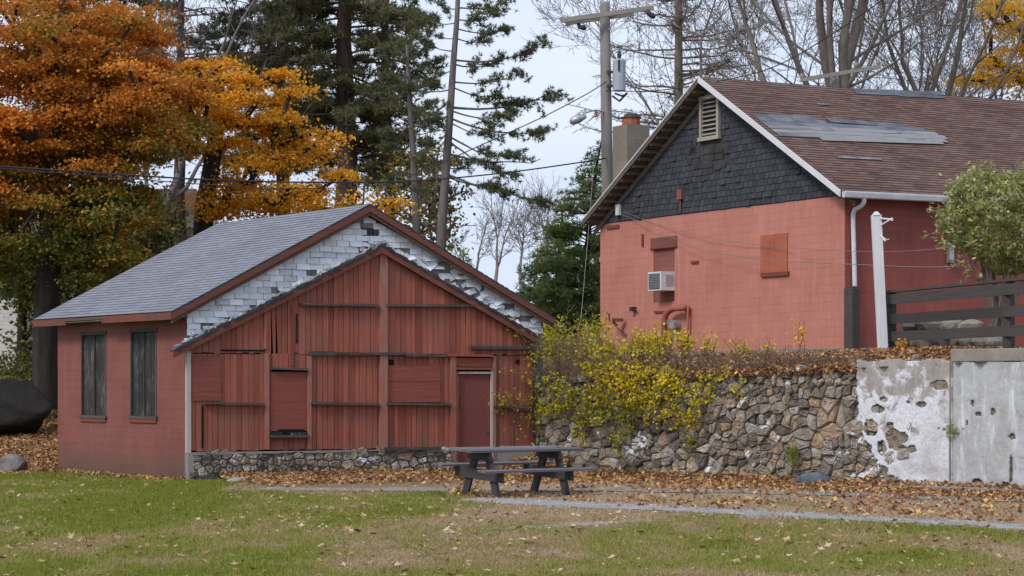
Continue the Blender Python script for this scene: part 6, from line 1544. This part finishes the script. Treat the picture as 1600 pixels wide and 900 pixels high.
pebbles((-.9, 26.9), (2.0, 29.5), 1500, .11, .008, .020, M_PEB, 'pebbles', 'thin broken line of pale gravel in the lawn')

# ------------------------------------------------------------------ world, sun, camera
SUN_EL, SUN_AZ = R(42), R(-137)       # direction the sun stands in: azimuth from +Y clockwise
w = bpy.data.worlds.new('World'); scene.world = w; w.use_nodes = True; nt = w.node_tree; nt.nodes.clear()
sky = nt.nodes.new('ShaderNodeTexSky'); sky.sky_type = 'NISHITA'; sky.sun_disc = False; sky.sun_elevation = SUN_EL; sky.sun_rotation = SUN_AZ
sky.air_density = 1.2; sky.dust_density = 3.0; sky.ozone_density = 1.5
tc_ = nt.nodes.new('ShaderNodeTexCoord'); mp = nt.nodes.new('ShaderNodeMapping'); mp.inputs['Scale'].default_value = (1.5, 1.5, 5); nt.links.new(tc_.outputs['Generated'], mp.inputs[0])
nz = nt.nodes.new('ShaderNodeTexNoise'); nz.inputs['Scale'].default_value = 2.2; nz.inputs['Detail'].default_value = 5; nt.links.new(mp.outputs[0], nz.inputs['Vector'])
cr = nt.nodes.new('ShaderNodeValToRGB'); nt.links.new(nz.outputs['Fac'], cr.inputs[0]); cr.color_ramp.elements[0].position = .3; cr.color_ramp.elements[0].color = (5.3, 6.2, 8.0, 1); cr.color_ramp.elements[1].position = .75; cr.color_ramp.elements[1].color = (6.6, 7.2, 8.4, 1)
mx = nt.nodes.new('ShaderNodeMix'); mx.data_type = 'RGBA'; mx.inputs[0].default_value = .88; nt.links.new(sky.outputs[0], mx.inputs[6]); nt.links.new(cr.outputs[0], mx.inputs[7])
bg = nt.nodes.new('ShaderNodeBackground'); bg.inputs['Strength'].default_value = .135; nt.links.new(mx.outputs[2], bg.inputs[0])
wo = nt.nodes.new('ShaderNodeOutputWorld'); nt.links.new(bg.outputs[0], wo.inputs[0])
sl = bpy.data.lights.new('sun', 'SUN'); sl.energy = 2.1; sl.angle = R(14); sl.color = (1, .95, .88); so = bpy.data.objects.new('sun', sl); COL.objects.link(so)
sd_ = Vector((math.sin(SUN_AZ)*math.cos(SUN_EL), math.cos(SUN_AZ)*math.cos(SUN_EL), math.sin(SUN_EL))); so.rotation_euler = sd_.to_track_quat('Z', 'Y').to_euler()
cam = bpy.data.cameras.new('camera'); co = bpy.data.objects.new('camera', cam); COL.objects.link(co); co.location = (0, 0, EYE); co.rotation_euler = (R(90), 0, 0)
cam.sensor_width = 36; cam.lens = FP/1600*36; cam.shift_y = 150/1600; cam.clip_end = 3000; cam.clip_start = .1
scene.camera = co
scene.view_settings.view_transform = 'Standard'; scene.view_settings.look = 'None'; scene.view_settings.gamma = 1; scene.view_settings.exposure = 0
